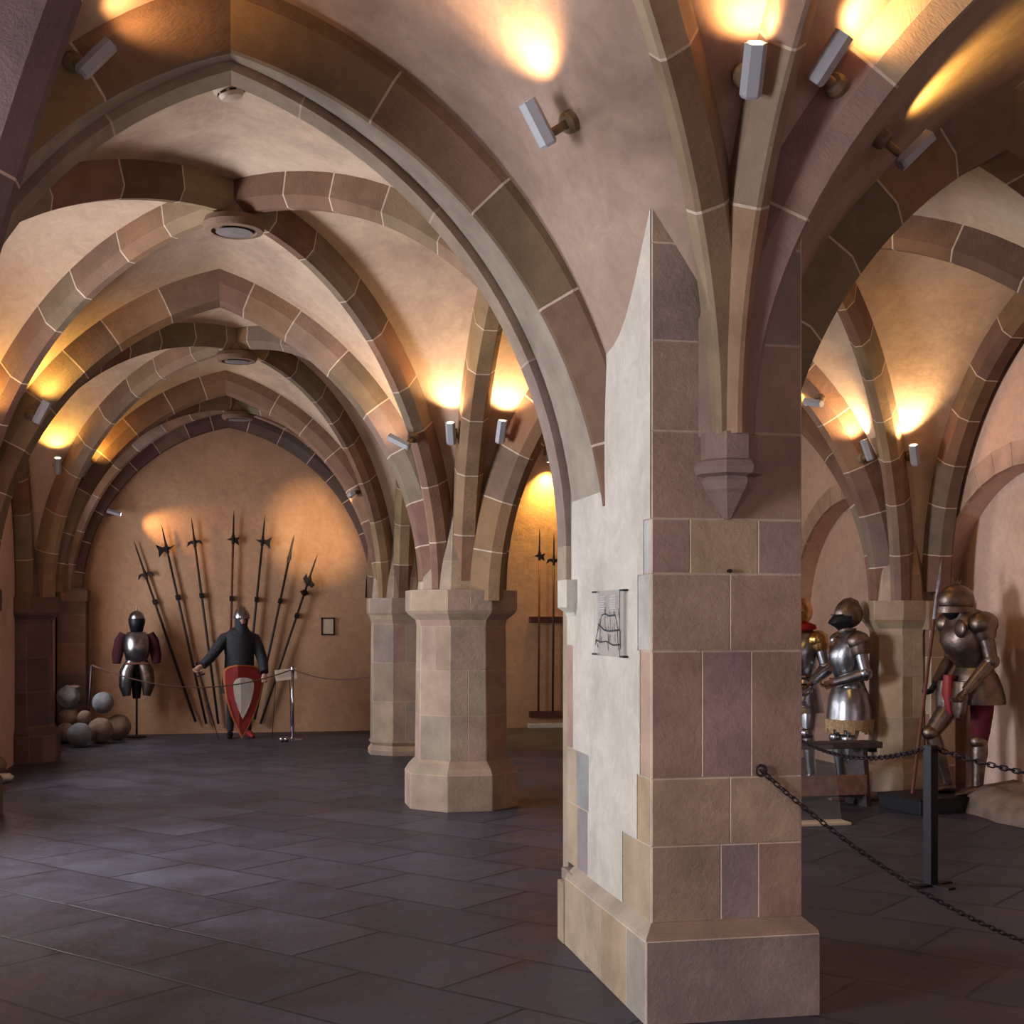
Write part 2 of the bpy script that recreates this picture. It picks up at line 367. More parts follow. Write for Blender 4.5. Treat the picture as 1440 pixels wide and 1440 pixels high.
# rough footing along right wall
mb = MB(); N = 46; rows = 7; vs = []
for i in range(N+1):
    y = 2.0+(10.05-2.0)*i/N
    for j in range(rows):
        t = j/(rows-1)
        base = [(XR-.36, 0), (XR-.35, .10), (XR-.30, .17), (XR-.20, .20), (XR-.10, .21), (XR-.02, .22), (XR+.2, .22)][j]
        k = noise.noise(Vector((y*2.3, j*.7, 1)))*.06+noise.noise(Vector((y*6, j*1.7, 5)))*.03
        vs.append((base[0]+(k if j < 5 else 0), y, max(0, base[1]+(k if j > 0 else 0))))
fs = [(i*rows+j, (i+1)*rows+j, (i+1)*rows+j+1, i*rows+j+1) for i in range(N) for j in range(rows-1)]
tag(mb.add(vs, fs).build('trim_3', RUBBLE, smooth=True), kind='structure')

# ------------------------------------------------------------------ vault geometry
XC = -0.18; XA = 3.95           # crown lines of the two aisles
ZA = 4.22
TW = .46                        # thickness of transverse arches
def transverse(Y, xl, xr, xa, za, zsl, zsr, label, name='transverse_arch', th=TW, dep=.24, pal=ARCHP):
    mb = MB(); pr = lambda t: rib_prof(th, dep-.09+.29*min(1, max(0, (t-.25)*3)), .11)
    cl = quarter_pointed((xl, Y), (xa, Y), zsl, za); cr = quarter_pointed((xr, Y), (xa, Y), zsr, za)
    sweep_stone(mb, cl, pr, pal); sweep_stone(mb, cr, pr, pal)
    o = mb.build(name, STONE, colored=True); autosmooth(o, 25)
    tag(o, label, 'stone arch'); return cl, cr
def half_rib(mb, p0, p1, z0, z1, w=.17, dp=.2, ch=.07, pal=ARCHP, blen=.45):
    c = quarter_pointed(p0, p1, z0, z1); sweep_stone(mb, c, rib_prof(w, dp, ch), pal, blen); return c
def web(mb, A, B, rise=.05, n=10, push=None):
    """A, B: lists of points from springing to crown"""
    m = len(A); vs = []
    for i in range(m):
        for j in range(n+1):
            s = j/n; p = A[i].lerp(B[i], s); p = p+Vector((0, 0, 1))*rise*math.sin(PI*s)*(i/(m-1))
            if push: p = p+push*math.sin(PI*s)*math.sin(PI*min(1, i/(m-1)*1.3+.12))
            vs.append(p)
    fs = [(i*(n+1)+j, i*(n+1)+j+1, (i+1)*(n+1)+j+1, (i+1)*(n+1)+j) for i in range(m-1) for j in range(n)]
    mb.add(vs, fs)
# transverse arches of the nave aisle (left) and the right aisle
T = {}
T['n2'] = transverse(11.2, -1.95, 1.50, XC, ZA, 1.84, 1.84, 'pointed transverse arch landing on the octagonal middle column, second from the camera')
T['n3'] = transverse(15.65, -1.97, 1.56, XC, ZA, 1.9, 1.84, 'pointed transverse arch of coloured blocks landing on the farthest free column')
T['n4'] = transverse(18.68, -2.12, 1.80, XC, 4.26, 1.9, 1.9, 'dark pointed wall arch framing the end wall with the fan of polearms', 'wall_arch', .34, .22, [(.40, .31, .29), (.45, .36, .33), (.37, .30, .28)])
T['r1'] = transverse(6.42, 2.66, 5.34, 3.96, 4.08, 1.96, 1.9, 'broad pointed arch springing right from the big near pier', th=.44, dep=.34)
T['r2'] = transverse(11.0, 2.2, 5.60, XA, ZA, 1.84, 1.74, 'pointed arch from the middle column across to the right wall column', th=.30)
T['r3'] = transverse(15.65, 2.14, 5.40, XA, ZA, 1.84, 1.84, 'far pointed arch in the right aisle behind the middle column')
T['r4'] = transverse(18.68, 1.95, 5.60, XA, 4.26, 1.9, 1.9, 'pointed wall arch framing the end wall above the upright halberd rack', 'wall_arch', .34, .22)
# near transverse arch: plaster soffit between a chamfered stone front order and a thin rear order
def near_arch():
    root = empty('transverse_arch', (0, 0, 0), 0, 'great near pointed arch with plastered soffit springing left from the big pier', 'stone arch')
    for side, xs, zs in ((1, 1.603, 1.93), (-1, -1.42, 2.3)):
        c = quarter_pointed((xs, 0), (-.05, 0), zs, 4.21)
        pts, nor, d = c
        def Y0(t): return 5.66+.52*t**.85 if side == 1 else 5.95+.23*t
        s_ = 1 if side == 1 else -1
        def P(t):
            y0 = Y0(t); q = [(y0-.16, .40), (y0-.16, .19), (y0, 0.012), (y0+.04, 0.012)]
            if side == 1: q = [(y, b) for y, b in q]
            return [(y*s_, b) for y, b in q]
        side_v = d.cross(Vector((0, 0, 1)))   # (+/-) y
        sgn = 1 if side_v.y > 0 else -1
        def PP(t): return [(y*sgn, b) for y, b in [(Y0(t)-.15, .5+.1*t), (Y0(t)-.15, .10+.08*t), (Y0(t)-.015, 0.0), (Y0(t)+.03, 0.0), (Y0(t)+.03, .2)]]
        mb = MB(); sweep_stone(mb, c, PP, [(.54, .43, .32), (.56, .46, .35), (.50, .40, .31), (.55, .43, .33)], .62)
        autosmooth(mb.build('front_order', STONE, root, colored=True), 25)
        mb = MB(); sweep_stone(mb, c, lambda t: [(y*sgn, b) for y, b in [(Y0(t)+.03, .2), (Y0(t)+.03, .006), (6.30, .006), (6.30, .2)]], [(.70, .65, .58), (.66, .60, .53)], 3)
        for i in range(len(mb.c)): mb.c[i] = (.66, .61, .55)
        autosmooth(mb.build('plaster_soffit', STONE, root, colored=True), 25)
        mb = MB(); sweep_stone(mb, c, lambda t: [(y*sgn, b) for y, b in [(6.325, .6), (6.325, -.03), (6.50, -.03), (6.50, .6)]], [(.68, .61, .53), (.65, .58, .51), (.70, .63, .55)], .9)
        autosmooth(mb.build('rear_order', STONE, root, colored=True), 25)
        T['n1%d' % side] = c
near_arch()
def shiftY(pts, y): return [Vector((p.x, p.y+y, p.z)) for p in pts]

# bays: corner springings (x,y) ; quadripartite rib vaults
def bay(x0, x1, y0, y1, xb, yb, zb, z0, zr, label, near_x=None, far_x=None, bosslabel=True, wallside=None, skip=(), arc_z=4.15, rear=None, front=None, offs=.26, ribw=.17):
    """x0,x1 axes of supports left/right, y0 near, y1 far. rear/front: (left half curve pts, right half curve pts) extrados of the transverse arches"""
    root = empty('rib_vault', (xb, yb, zb), 0, label, 'vault ribs')
    inv = Matrix.Translation((-xb, -yb, -zb)); D = {}
    for kx, x in ((0, x0), (1, x1)):
        for ky, y in ((0, y0), (1, y1)):
            if (kx, ky) in skip: continue
            ex = 1 if kx == 0 else -1; ey = 1 if ky == 0 else -1; xx = x
            if ky == 0 and near_x and near_x[kx] is not None: xx = near_x[kx]
            if ky == 1 and far_x and far_x[kx] is not None: xx = far_x[kx]
            mb = MB(); c = half_rib(mb, (xx+ex*offs, y+ey*offs), (xb, yb), z0, zb, ribw); D[kx, ky] = c
            mb.v = [inv @ v for v in mb.v]; autosmooth(mb.build('diagonal_rib', STONE, root, colored=True), 25)
    mb = MB().lathe([(.14, -.085), (.15, -.105), (.19, -.10), (.205, -.06), (.19, -.02), (.13, .0), (.12, .25), (.10, .28)], 28, (0, 0, 0), (.50, .40, .33))
    mb.lathe([(.005, -.105), (.12, -.105)], 28, (0, 0, -.004), (.46, .43, .42), cap=False)
    autosmooth(mb.build('boss', STONE, root, colored=True), 40)
    return root, D
def arcade(X, y0, y1, z0, za, label, w=.22, off=.35, name='arcade_arch'):
    ym = (y0+y1)/2; mb = MB()
    a = quarter_pointed((X, y0+off), (X, ym), z0, za); b = quarter_pointed((X, y1-off), (X, ym), z0, za)
    for c in (a, b): sweep_stone(mb, c, rib_prof(w, .2, .07), ARCHP, .45)
    autosmooth(mb.build(name, STONE, colored=True), 25)
    o = COL.objects[-1] if False else mb
    return a, b
def arcade_t(X, y0, y1, z0, za, label, **k):
    n0 = set(bpy.data.objects); r = arcade(X, y0, y1, z0, za, label, **k)
    for o in set(bpy.data.objects)-n0: tag(o, label, 'stone arch')
    return r
DEP = .20
def E(c, k=DEP): return offset(c, k)
ROW = {0: .4, 1: 6.65, 2: 11.2, 3: 15.65, 4: 18.8}
# nave bays 1..3 and right aisle bays 1..3
def build_bay(tag_n, xl, xr, yn, yf, xb, zb, Tn, Tf, L, R, label, Ln, Rn, thn=TW/2, thf=TW/2, depn=.24, depf=.24, yb=None, offs=.26, near_x=None, far_x=None):
    yb = yb or (yn+yf)/2
    root, D = bay(xl, xr, yn, yf, xb, yb, zb, 1.84 if xl < 0 else 1.75, None, label, near_x, far_x, offs=offs)
    mb = MB(); ck = Vector((xb, yb, zb+DEP))
    # transverse cells
    for ky, Tt, sh, dp in ((0, Tn, thn, depn), (1, Tf, -thf, depf)):
        for kx in (0, 1):
            A = shiftY(E(Tt[kx], dp-.02), sh); web(mb, A, E(D[kx, ky]))
    # side cells
    for kx, S in ((0, L), (1, R)):
        for ky in (0, 1): web(mb, E(S[ky]), E(D[kx, ky]))
    o = weld(mb.build('ceiling', PLASTER, smooth=True)); tag(o, kind='structure'); return D
AL = {}; AC = {}; AR = {}
spans = {1: (6.65, 11.2), 2: (11.2, 15.65), 3: (15.65, 18.75)}
names = {1: 'nearest full bay', 2: 'middle bay', 3: 'farthest bay'}
for k, (a, b) in spans.items():
    zc = 4.15 if k < 3 else 4.0
    AC[k] = arcade_t(1.85, a, b, 1.84, zc, 'slender arcade arch between the columns along the %s' % names[k])
    AL[k] = arcade_t(-2.38, a, b, 1.84, zc, 'slender wall arch against the left window wall in the %s' % names[k], name='wall_arch')
    a2 = a if k > 1 else 6.6; b2 = 11.0 if k == 1 else b; a2 = 11.0 if k == 2 else a2
    AR[k] = arcade_t(6.1, a2, b2, 1.84, zc, 'slender wall arch against the pink right wall in the %s' % names[k], name='wall_arch')
nT = {1: ((T['n1-1'], T['n11'])), 2: T['n2'], 3: T['n3'], 4: T['n4']}
rT = {1: T['r1'], 2: T['r2'], 3: T['r3'], 4: T['r4']}
for k, (a, b) in spans.items():
    zb = {1: 4.27, 2: 4.27, 3: 4.25}[k]
    near = nT[k]; kw = {}
    if k == 1:
        near = tuple((shiftY(c[0], 6.50-.0), c[1], c[2]) for c in nT[1]); kw = dict(thn=0, near_x=(None, 2.12))
    if k == 3: kw = dict(thf=.17, depf=.22, far_x=(-2.5, 2.12))
    build_bay('n%d' % k, -2.32, 1.85, a, b, -.05, zb, near, nT[k+1], AL[k], AC[k], 'crossed diagonal ribs with round boss in the left aisle, %s' % names[k], None, None, **kw)
    kw = {}
    if k == 1: kw = dict(thn=.21, depn=.34, far_x=(None, 5.95))
    if k == 2: kw = dict(near_x=(None, 5.95))
    if k == 3: kw = dict(thf=.17, depf=.22)
    build_bay('r%d' % k, 1.85, 5.78, a if k != 2 else 11.0, b if k != 1 else 10.98, XA-.05, zb-.05, rT[k], rT[k+1], AC[k], AR[k], 'crossed diagonal ribs with round boss in the right aisle, %s' % names[k], None, None, **kw)

# front bay (over the camera): ribs fan from the corbel on the pier
CX_, CY_ = 1.915, 4.93
def front_bay():
    root = empty('rib_vault', (CX_, CY_, 2.33), 0, 'three ribs fanning up from the carved corbel on the big near pier', 'vault ribs')
    inv = Matrix.Translation((-CX_, -CY_, -2.33)); D = {}
    FP = [(.60, .49, .38), (.58, .48, .42), (.64, .55, .45), (.56, .46, .42)]
    for key, p0, p1, z1, w in (('a', (CX_-.07, CY_-.01), (-.05, 2.65), 4.42, .155), ('b', (CX_, CY_-.05), (CX_+.02, 2.65), 4.36, .15), ('c', (CX_+.075, CY_-.01), (3.95, 2.65), 4.42, .155)):
        mb = MB(); c = quarter_pointed(p0, p1, 2.33, z1, 36); sweep_stone(mb, c, rib_prof(w, .18, .082), FP, .6, start=.85); D[key] = c
        mb.v = [inv @ v for v in mb.v]; autosmooth(mb.build('rib', STONE, root, colored=True), 25)
    # the continuing halves towards the camera-side supports
    cr = MB()
    cnt = {}
    for key, p0, p1, z1 in (('a2', (CX_-.07, .4), (-.05, 2.65), 4.42), ('b2', (CX_, .4), (CX_+.02, 2.65), 4.36), ('c2', (CX_+.075, .4), (3.95, 2.65), 4.42), ('al', (-2.1, 4.9), (-.05, 2.65), 4.42), ('al2', (-2.1, .4), (-.05, 2.65), 4.42), ('cr', (5.75, 5.9), (3.95, 2.65), 4.42), ('cr2', (5.75, .4), (3.95, 2.65), 4.42)):
        D[key] = quarter_pointed(p0, p1, 2.2, z1, 36)
        if key in ('a2', 'c2', 'al', 'al2', 'cr', 'cr2', 'b2'):
            mb = MB(); sweep_stone(mb, D[key], rib_prof(.14, .18, .055), FP, .6)
            mb.v = [inv @ v for v in mb.v]; autosmooth(mb.build('rib', STONE, root, colored=True), 25)
    def res(c, k, n=36):
        """resample an offset curve to n+1 points"""
        P = E(c, k) if isinstance(c, tuple) else c; m = len(P)-1; out = []
        for i in range(n+1):
            t = i/n*m; j = min(int(t), m-1); out.append(P[j].lerp(P[j+1], t-j))
        return out
    mb = MB(); k = .17
    def arc_y(c, ys, kk):   # near arch extrados with its own depth
        P = [p+n*kk(i/(len(c[0])-1)) for i, (p, n) in enumerate(zip(c[0], c[1]))]; P = res(P, 0); return [Vector((p.x, ys(i/36), p.z)) for i, p in enumerate(P)]
    n_r = arc_y(T['n11'], lambda t: 5.66+.52*t**.85-.13, lambda t: .10+.15*t); n_l = arc_y(T['n1-1'], lambda t: 5.95+.23*t-.13, lambda t: .10+.15*t)
    r_l = shiftY(res(T['r1'][0], .26), -.19); r_r = shiftY(res(T['r1'][1], .26), -.19)
    web(mb, n_r, res(D['a'], k), .03, 14, Vector((-.10, -.03, 0))); web(mb, n_l, res(D['al'], k), .03, 14)
    web(mb, res(D['a'], k), res(D['b'], k), .02); web(mb, res(D['b'], k), res(D['c'], k), .02)
    web(mb, res(D['c'], k), r_l, .03, 14); web(mb, res(D['cr'], k), r_r, .03, 14)
    web(mb, res(D['a2'], k), res(D['b2'], k), .02); web(mb, res(D['b2'], k), res(D['c2'], k), .02)
    wl = quarter_pointed((-2.4, 5.0), (-2.4, 2.65), 2.2, 4.3, 36); wl2 = quarter_pointed((-2.4, .4), (-2.4, 2.65), 2.2, 4.3, 36)
    web(mb, res(wl, 0), res(D['al'], k)); web(mb, res(wl2, 0), res(D['al2'], k))
    wr = quarter_pointed((6.2, 5.9), (6.2, 2.65), 2.2, 4.3, 36); wr2 = quarter_pointed((6.2, .4), (6.2, 2.65), 2.2, 4.3, 36)
    web(mb, res(wr, 0), res(D['cr'], k)); web(mb, res(wr2, 0), res(D['cr2'], k))
    ta = quarter_pointed((-2.1, .3), (-.05, .3), 2.2, 4.4, 36); tb = quarter_pointed((1.85, .3), (-.05, .3), 2.2, 4.4, 36)
    web(mb, res(ta, 0), res(D['al2'], k)); web(mb, res(tb, 0), res(D['a2'], k))
    ta = quarter_pointed((1.95, .3), (3.95, .3), 2.2, 4.4, 36); tb = quarter_pointed((5.75, .3), (3.95, .3), 2.2, 4.4, 36)
    web(mb, res(ta, 0), res(D['c2'], k)); web(mb, res(tb, 0), res(D['cr2'], k))
    tag(weld(mb.build('ceiling', SHADEP, smooth=True)), kind='structure')
front_bay()
# steep rib of the left near pier crossing the upper left corner
mb = MB(); P = [(-1.10, 0), (-1.09, 1.2), (-1.03, 1.9), (-.90, 2.5), (-.77, 3.0), (-.635, 3.45), (-.48, 3.92), (-.32, 4.35)]; pts = []; nor = []
for i in range(43):
    t = i/42*7; j = min(int(t), 6); k = t-j; pts.append(Vector((P[j][0]*(1-k)+P[j+1][0]*k, 4.72, P[j][1]*(1-k)+P[j+1][1]*k))); nor.append(Vector((-.955, 0, .30)))
c = (pts, nor, Vector((1, 0, 0)))
sweep_stone(mb, c, rib_prof(.20, .5, .07), [(.48, .41, .39), (.44, .37, .35)], .6)
tag(autosmooth(mb.build('wall_rib', STONE, colored=True), 25), 'steep dark stone rib crossing the upper left corner of the near arch', 'stone rib')
# springer block that carries it, on the left pier
# ------------------------------------------------------------------ columns
def octagon(hw, n=8): 
    r = hw/math.cos(PI/8); return [Vector((r*math.cos(PI/8+i*PI/4), r*math.sin(PI/8+i*PI/4), 0)) for i in range(8)]
def oct_courses(mb, rings, pal, split=None):
    """rings: list (z, halfwidth, isjoint). faces between rings coloured per facet/course"""
    for (z0, h0, nc), (z1, h1, _) in zip(rings, rings[1:]):
        A = octagon(h0); B = octagon(h1)
        for i in range(8):
            j = (i+1) % 8; n = ((A[i]+A[j])/2).normalized(); col = jit(R_.choice(pal), .04)
            a, b, c, d = A[i]+Vector((0, 0, z0)), A[j]+Vector((0, 0, z0)), B[j]+Vector((0, 0, z1)), B[i]+Vector((0, 0, z1))
            if nc == 1:
                if (i+int(z0*10)) % 3 == 0:
                    m1 = (a+b)/2; m2 = (c+d)/2
                    block(mb, a, m1, m2, d, n, col, .004, .003); block(mb, m1, b, c, m2, n, jit(R_.choice(pal), .04), .004, .003)
                else: block(mb, a, b, c, d, n, col, .004, .003)
            else: mb.add([a, b, c, d], [(0, 1, 2, 3)], col)
SHADEC = [(.42, .34, .31), (.39, .32, .29), (.46, .37, .33)]  # darker stone tones stand in for the back-lit shade on the left columns
def column(x, y, label, hw=.375, bhw=.46, chw=.455, zcap=1.84, bz=.36, springer=2.5, pal=COLP, name='stone_column', rotz=0):
    root = empty(name, (x, y, 0), rotz, label, 'column')
    MCOL[0] = (.50, .42, .37) if pal is SHADEC else (.74, .66, .58)
    mb = MB(); p = [R_.choice(pal)]
    A = [(0, bhw, 1), (bz-.06, bhw, 0), (bz-.01, bhw-.03, 0), (bz+.03, hw+.02, 0), (bz+.05, hw, 0)]
    oct_courses(mb, A, pal); mb.add([v+Vector((0, 0, bz+.05)) for v in octagon(hw)], [tuple(range(8))], TAN)
    mb.build('base', STONE, root, colored=True)
    mb = MB(); z = bz+.05; r = [(z, hw, 1)]
    top = zcap-.30
    n = 3; 
    for i in range(1, n+1): r.append((z+(top-z)*i/n, hw-.012*i/n, 1))
    oct_courses(mb, r, pal); mb.build('shaft', STONE, root, colored=True)
    mb = MB(); oct_courses(mb, [(top, hw-.012, 0), (top+.05, hw+.0, 0), (top+.10, chw-.02, 0), (top+.13, chw, 1), (zcap, chw, 0)], pal)
    mb.add([v+Vector((0, 0, zcap)) for v in octagon(chw)], [tuple(range(8))], TAN)
    mb.build('capital', STONE, root, colored=True)
    mb = MB(); oct_courses(mb, [(zcap, hw-.02, 1), (zcap+.24, hw-.04, 1), (zcap+.62, hw-.10, 0), (springer+.5, .1, 0)], pal)
    mb.build('springer', STONE, root, colored=True); MCOL[0] = None
    return root
column(1.85, 11.2, 'octagonal free stone column with capital, the nearer of the two in the left hall')
column(1.87, 15.65, 'octagonal free stone column farther back, partly hidden by the nearer column', hw=.36, bhw=.385, chw=.40, bz=.12)
column(-2.38, 11.2, 'shade-darkened engaged column cut by the left picture edge', hw=.36, pal=SHADEC)
column(-2.47, 15.65, 'shade-darkened engaged stone column left of the heap of stone balls', hw=.36, bhw=.43, chw=.44, pal=SHADEC)
column(5.84, 10.98, 'pale engaged column on the right wall between two suits of armour', hw=.25, bhw=.33, chw=.31, bz=.30, zcap=1.76, pal=[PALE, TAN, (.70, .60, .50), (.66, .56, .48)])
column(5.75, 15.65, 'far engaged column on the right wall behind the near pier', hw=.36)
column(5.8, 6.55, 'engaged column on the right wall just outside the right edge', hw=.36)
# end wall corner responds
def respond(x, y, w, d, label):
    MCOL[0] = (.54, .46, .41); root = empty('wall_respond', (x, y, 0), 0, label, 'pilaster'); mb = MB(); z = 0
    for h in (.45, .4, .42, .38, .36):
        for (a, b, c, n) in (((-w/2, -d/2), (w/2, -d/2), 0, (0, -1, 0)), ((w/2, -d/2), (w/2, d/2), 0, (1, 0, 0)), ((-w/2, d/2), (-w/2, -d/2), 0, (-1, 0, 0))):
            block(mb, (*a, z), (*b, z), (*b, z+h), (*a, z+h), n, jit(R_.choice([(.45, .36, .33), (.42, .34, .31), (.50, .40, .35)]), .04))  # tones darkened like the left columns, standing in for shade
        z += h
    mb.build('shaft', STONE, root, colored=True)
    mb = MB().box(-w/2-.03, w/2+.03, -d/2-.03, d/2, z-.18, z-.02, (.47, .38, .34), .012); mb.build('capital', STONE, root, colored=True); MCOL[0] = None
respond(-2.24, 18.66, .36, .36, 'shade-darkened corner pilaster at the left end of the end wall')
respond(1.98, 18.66, .34, .36, 'corner pilaster on the end wall behind the farther free column')

# ------------------------------------------------------------------ the big near pier
def pier():
    x0, x1, y0, y1 = 1.60, 2.24, 5.03, 6.40
    root = empty('stone_pier', ((x0+x1)/2, (y0+y1)/2, 0), 0, 'massive square near pier of pink and tan sandstone, whitewashed on its left side', 'pier')
    inv = Matrix.Translation((-(x0+x1)/2, -(y0+y1)/2, 0))
    def fin(mb, name, m=STONE, colored=True, parent=root):
        mb.v = [inv @ v for v in mb.v]; return mb.build(name, m, parent, colored=colored)
    # base: front + left faces of big stones, sloped top
    bx0, bx1, by0, by1 = 1.555, 2.285, 4.955, 6.27; mb = MB()
    block(mb, (bx0, by0, 0), (bx1, by0, 0), (bx1, by0, .33), (bx0, by0, .33), (0, -1, 0), (.56, .50, .46), .004, .003)
    ysl = [by0, 5.22, 5.62, by1]
    for (a, b), c in zip(zip(ysl, ysl[1:]), ((.66, .62, .56), (.70, .61, .50), (.72, .64, .54))):
        block(mb, (bx0, b, 0), (bx0, a, 0), (bx0, a, .33), (bx0, b, .33), (-1, 0, 0), c, .004, .003)
    block(mb, (bx1, by0, 0), (bx1, by1, 0), (bx1, by1, .33), (bx1, by0, .33), (1, 0, 0), GRB, .004, .003)
    block(mb, (bx1, by1, 0), (bx0, by1, 0), (bx0, by1, .33), (bx1, by1, .33), (0, 1, 0), GRB, .004, .003)
    lo = [(bx0, by0, .33), (bx1, by0, .33), (bx1, by1, .33), (bx0, by1, .33)]; hi = [(x0, y0, .385), (x1, y0, .385), (x1, by1, .385), (x0, by1, .385)]
    mid = [(bx0+.004, by0+.004, .345), (bx1-.004, by0+.004, .345), (bx1-.004, by1, .345), (bx0+.004, by1, .345)]
    for A, B in ((lo, mid), (mid, hi)):
        for i, c in ((0, (.62, .52, .45)), (1, GRB), (2, GRB), (3, (.70, .64, .57))):
            j = (i+1) % 4; mb.add([A[i], A[j], B[j], B[i]], [(0, 1, 2, 3)], c)
    fin(mb, 'base')
    # rear stepped footing seen past the left edge
    mb = MB().box(1.545, 2.2, 6.27, 6.40, 0, .30, (.68, .60, .50), .01).box(1.565, 2.2, 6.2, 6.40, .30, .36, (.62, .56, .50), .01)
    fin(mb, 'footing')
    # shaft: dressed stones course by course on the front face
    C = [.385, .69, .96, 1.47, 1.78, 2.0, 2.35, 2.71, 3.1, 3.52]
    J = [([1.89, 2.05], [(.62, .53, .46), (.56, .49, .47), (.62, .50, .44)]),
         ([1.93], [(.66, .56, .47), (.67, .57, .48)]),
         ([1.81, 2.02], [(.60, .48, .43), (.59, .48, .46), (.61, .50, .44)]),
         ([1.93], [(.64, .54, .48), (.63, .52, .46)]),
         ([1.76, 2.05], [(.61, .50, .46), (.68, .58, .47), (.60, .50, .47)]),
         ([], [(.62, .51, .46)]), ([], [(.62, .52, .47)]), ([], [(.58, .51, .47)]), ([], [(.63, .54, .47)])]
    mb = MB()
    for (z0, z1), (js, cs) in zip(zip(C, C[1:]), J):
        xs = [x0]+js+[x1]
        for (a, b), c in zip(zip(xs, xs[1:]), cs):
            block(mb, (a, y0, z0), (b, y0, z0), (b, y0, z1), (a, y0, z1), (0, -1, 0), c, .005, .005)
    # left face: cut stones by the front corner, the rest limewashed
    L = [[(5.03, 5.42, (.72, .64, .53)), (5.42, 6.0, None), (6.0, 6.2, (.62, .56, .56)), (6.2, 6.40, (.74, .66, .55))],
         [(5.03, 5.21, (.72, .62, .50)), (5.21, 5.98, None), (5.98, 6.22, (.63, .62, .60)), (6.22, 6.40, (.76, .68, .58))],
         [(5.03, 5.17, (.75, .63, .55)), (5.17, 6.28, None), (6.28, 6.40, (.72, .58, .52))],
         [(5.03, 5.20, (.76, .74, .70)), (5.20, 6.40, None)],
         [(5.03, 5.12, (.76, .74, .73)), (5.12, 6.40, None)]]+[[(5.03, 6.40, None)]]*4
    for (z0, z1), row in zip(zip(C, C[1:]), L):
        for a, b, c in row:
            if c: block(mb, (x0, b, z0), (x0, a, z0), (x0, a, z1), (x0, b, z1), (-1, 0, 0), c, .004, .003)
    for (z0, z1) in zip(C, C[1:]):
        block(mb, (x1, y0, z0), (x1, y1, z0), (x1, y1, z1), (x1, y0, z1), (1, 0, 0), jit(GRB), .004, .003)
        block(mb, (x1, y1, z0), (x0, y1, z0), (x0, y1, z1), (x1, y1, z1), (0, 1, 0), jit(GRB), .004, .003)
    mb.add([(x0, y0, C[-1]), (x1, y0, C[-1]), (x1, y1, C[-1]), (x0, y1, C[-1])], [(0, 1, 2, 3)], GRB)
    fin(mb, 'shaft')
    mb = MB()
    for (z0, z1), row in zip(zip(C, C[1:]), L):
        for a, b, c in row:
            if not c: mb.add([(x0-.004, b, z0), (x0-.004, a, z0), (x0-.004, a, z1), (x0-.004, b, z1)], [(0, 1, 2, 3)])
    fin(mb, 'limewash', WHITE, False)
    # moulded capital band at the rear left arris
    prof = [(0, 1.60), (-.012, 1.63), (-.05, 1.655), (-.05, 1.79), (0, 1.79)]
    mb = MB(); vs = [(x0+a, y, z) for y in (6.22, 6.41) for a, z in prof]; n = len(prof)
    mb.add(vs, [tuple(range(n)), tuple(range(2*n-1, n-1, -1))]+[(i, n+i, n+(i+1) % n, (i+1) % n) for i in range(n)], (.84, .82, .77))
    mb.box(1.572, 1.75, 6.322, 6.505, 1.72, 1.96, (.68, .61, .53)).box(1.60, 1.8, 6.39, 6.50, 0, 1.75, (.70, .63, .54))
    fin(mb, 'capital')
    # corbel on the front face
    mb = MB(); prof = [(.015, 2.0), (.03, 2.02), (.085, 2.10), (.10, 2.115), (.115, 2.15), (.105, 2.165), (.14, 2.175), (.15, 2.20), (.135, 2.225), (.118, 2.235), (.118, 2.34)]
    mb.lathe(prof, 8, (CX_, y0-.02, 0), (.56, .47, .43), rot=PI/8)
    fin(mb, 'corbel')
pier()
tag(MB().box(-2.5, -1.42, 4.6, 6.1, 0, 3.3, (.55, .48, .44)).build('stone_pier', STONE, colored=True), 'broad left pier outside the left picture edge carrying the near arch', 'pier')
# ---- PART2
# pilaster beside the right engaged column
mb = MB(); z = 0
for h in (.3, .46, .5, .42): 
    for (a, b, n) in (((5.97, 10.66), (6.21, 10.66), (0, -1, 0)), ((5.97, 11.3), (5.97, 10.66), (-1, 0, 0))):
        block(mb, (*a, z), (*b, z), (*b, z+h), (*a, z+h), n, jit(R_.choice([PALE, TAN, PINK]), .04))
    z += h
mb.box(5.93, 6.21, 10.62, 11.3, 1.5, 1.76, (.66, .55, .46), .012)
tag(mb.build('wall_pilaster', STONE, colored=True), 'flat pale pilaster on the right wall behind the hunched dark armour', 'pilaster')

# ------------------------------------------------------------------ finding surfaces
bpy.context.view_layer.update(); DG = bpy.context.evaluated_depsgraph_get()
FWD = Vector((math.sin(YAW), math.cos(YAW), 0)); RGT = Vector((math.cos(YAW), -math.sin(YAW), 0)); EYE = Vector((0, 0, 1.6))
def ray(px, py): return (FWD+RGT*((px-720)/FPX)+Vector((0, 0, (HY-py)/FPX))).normalized()
def hit(px, py):
    d = ray(px, py); ok, loc, nor, i, ob, mt = sc.ray_cast(DG, EYE, d)
    if not ok: return EYE+d*9, -d
    return loc.copy(), (nor if nor.dot(d) < 0 else -nor).normalized()
def atY(px, py, Y): d = ray(px, py); return EYE+d*(Y/d.y)

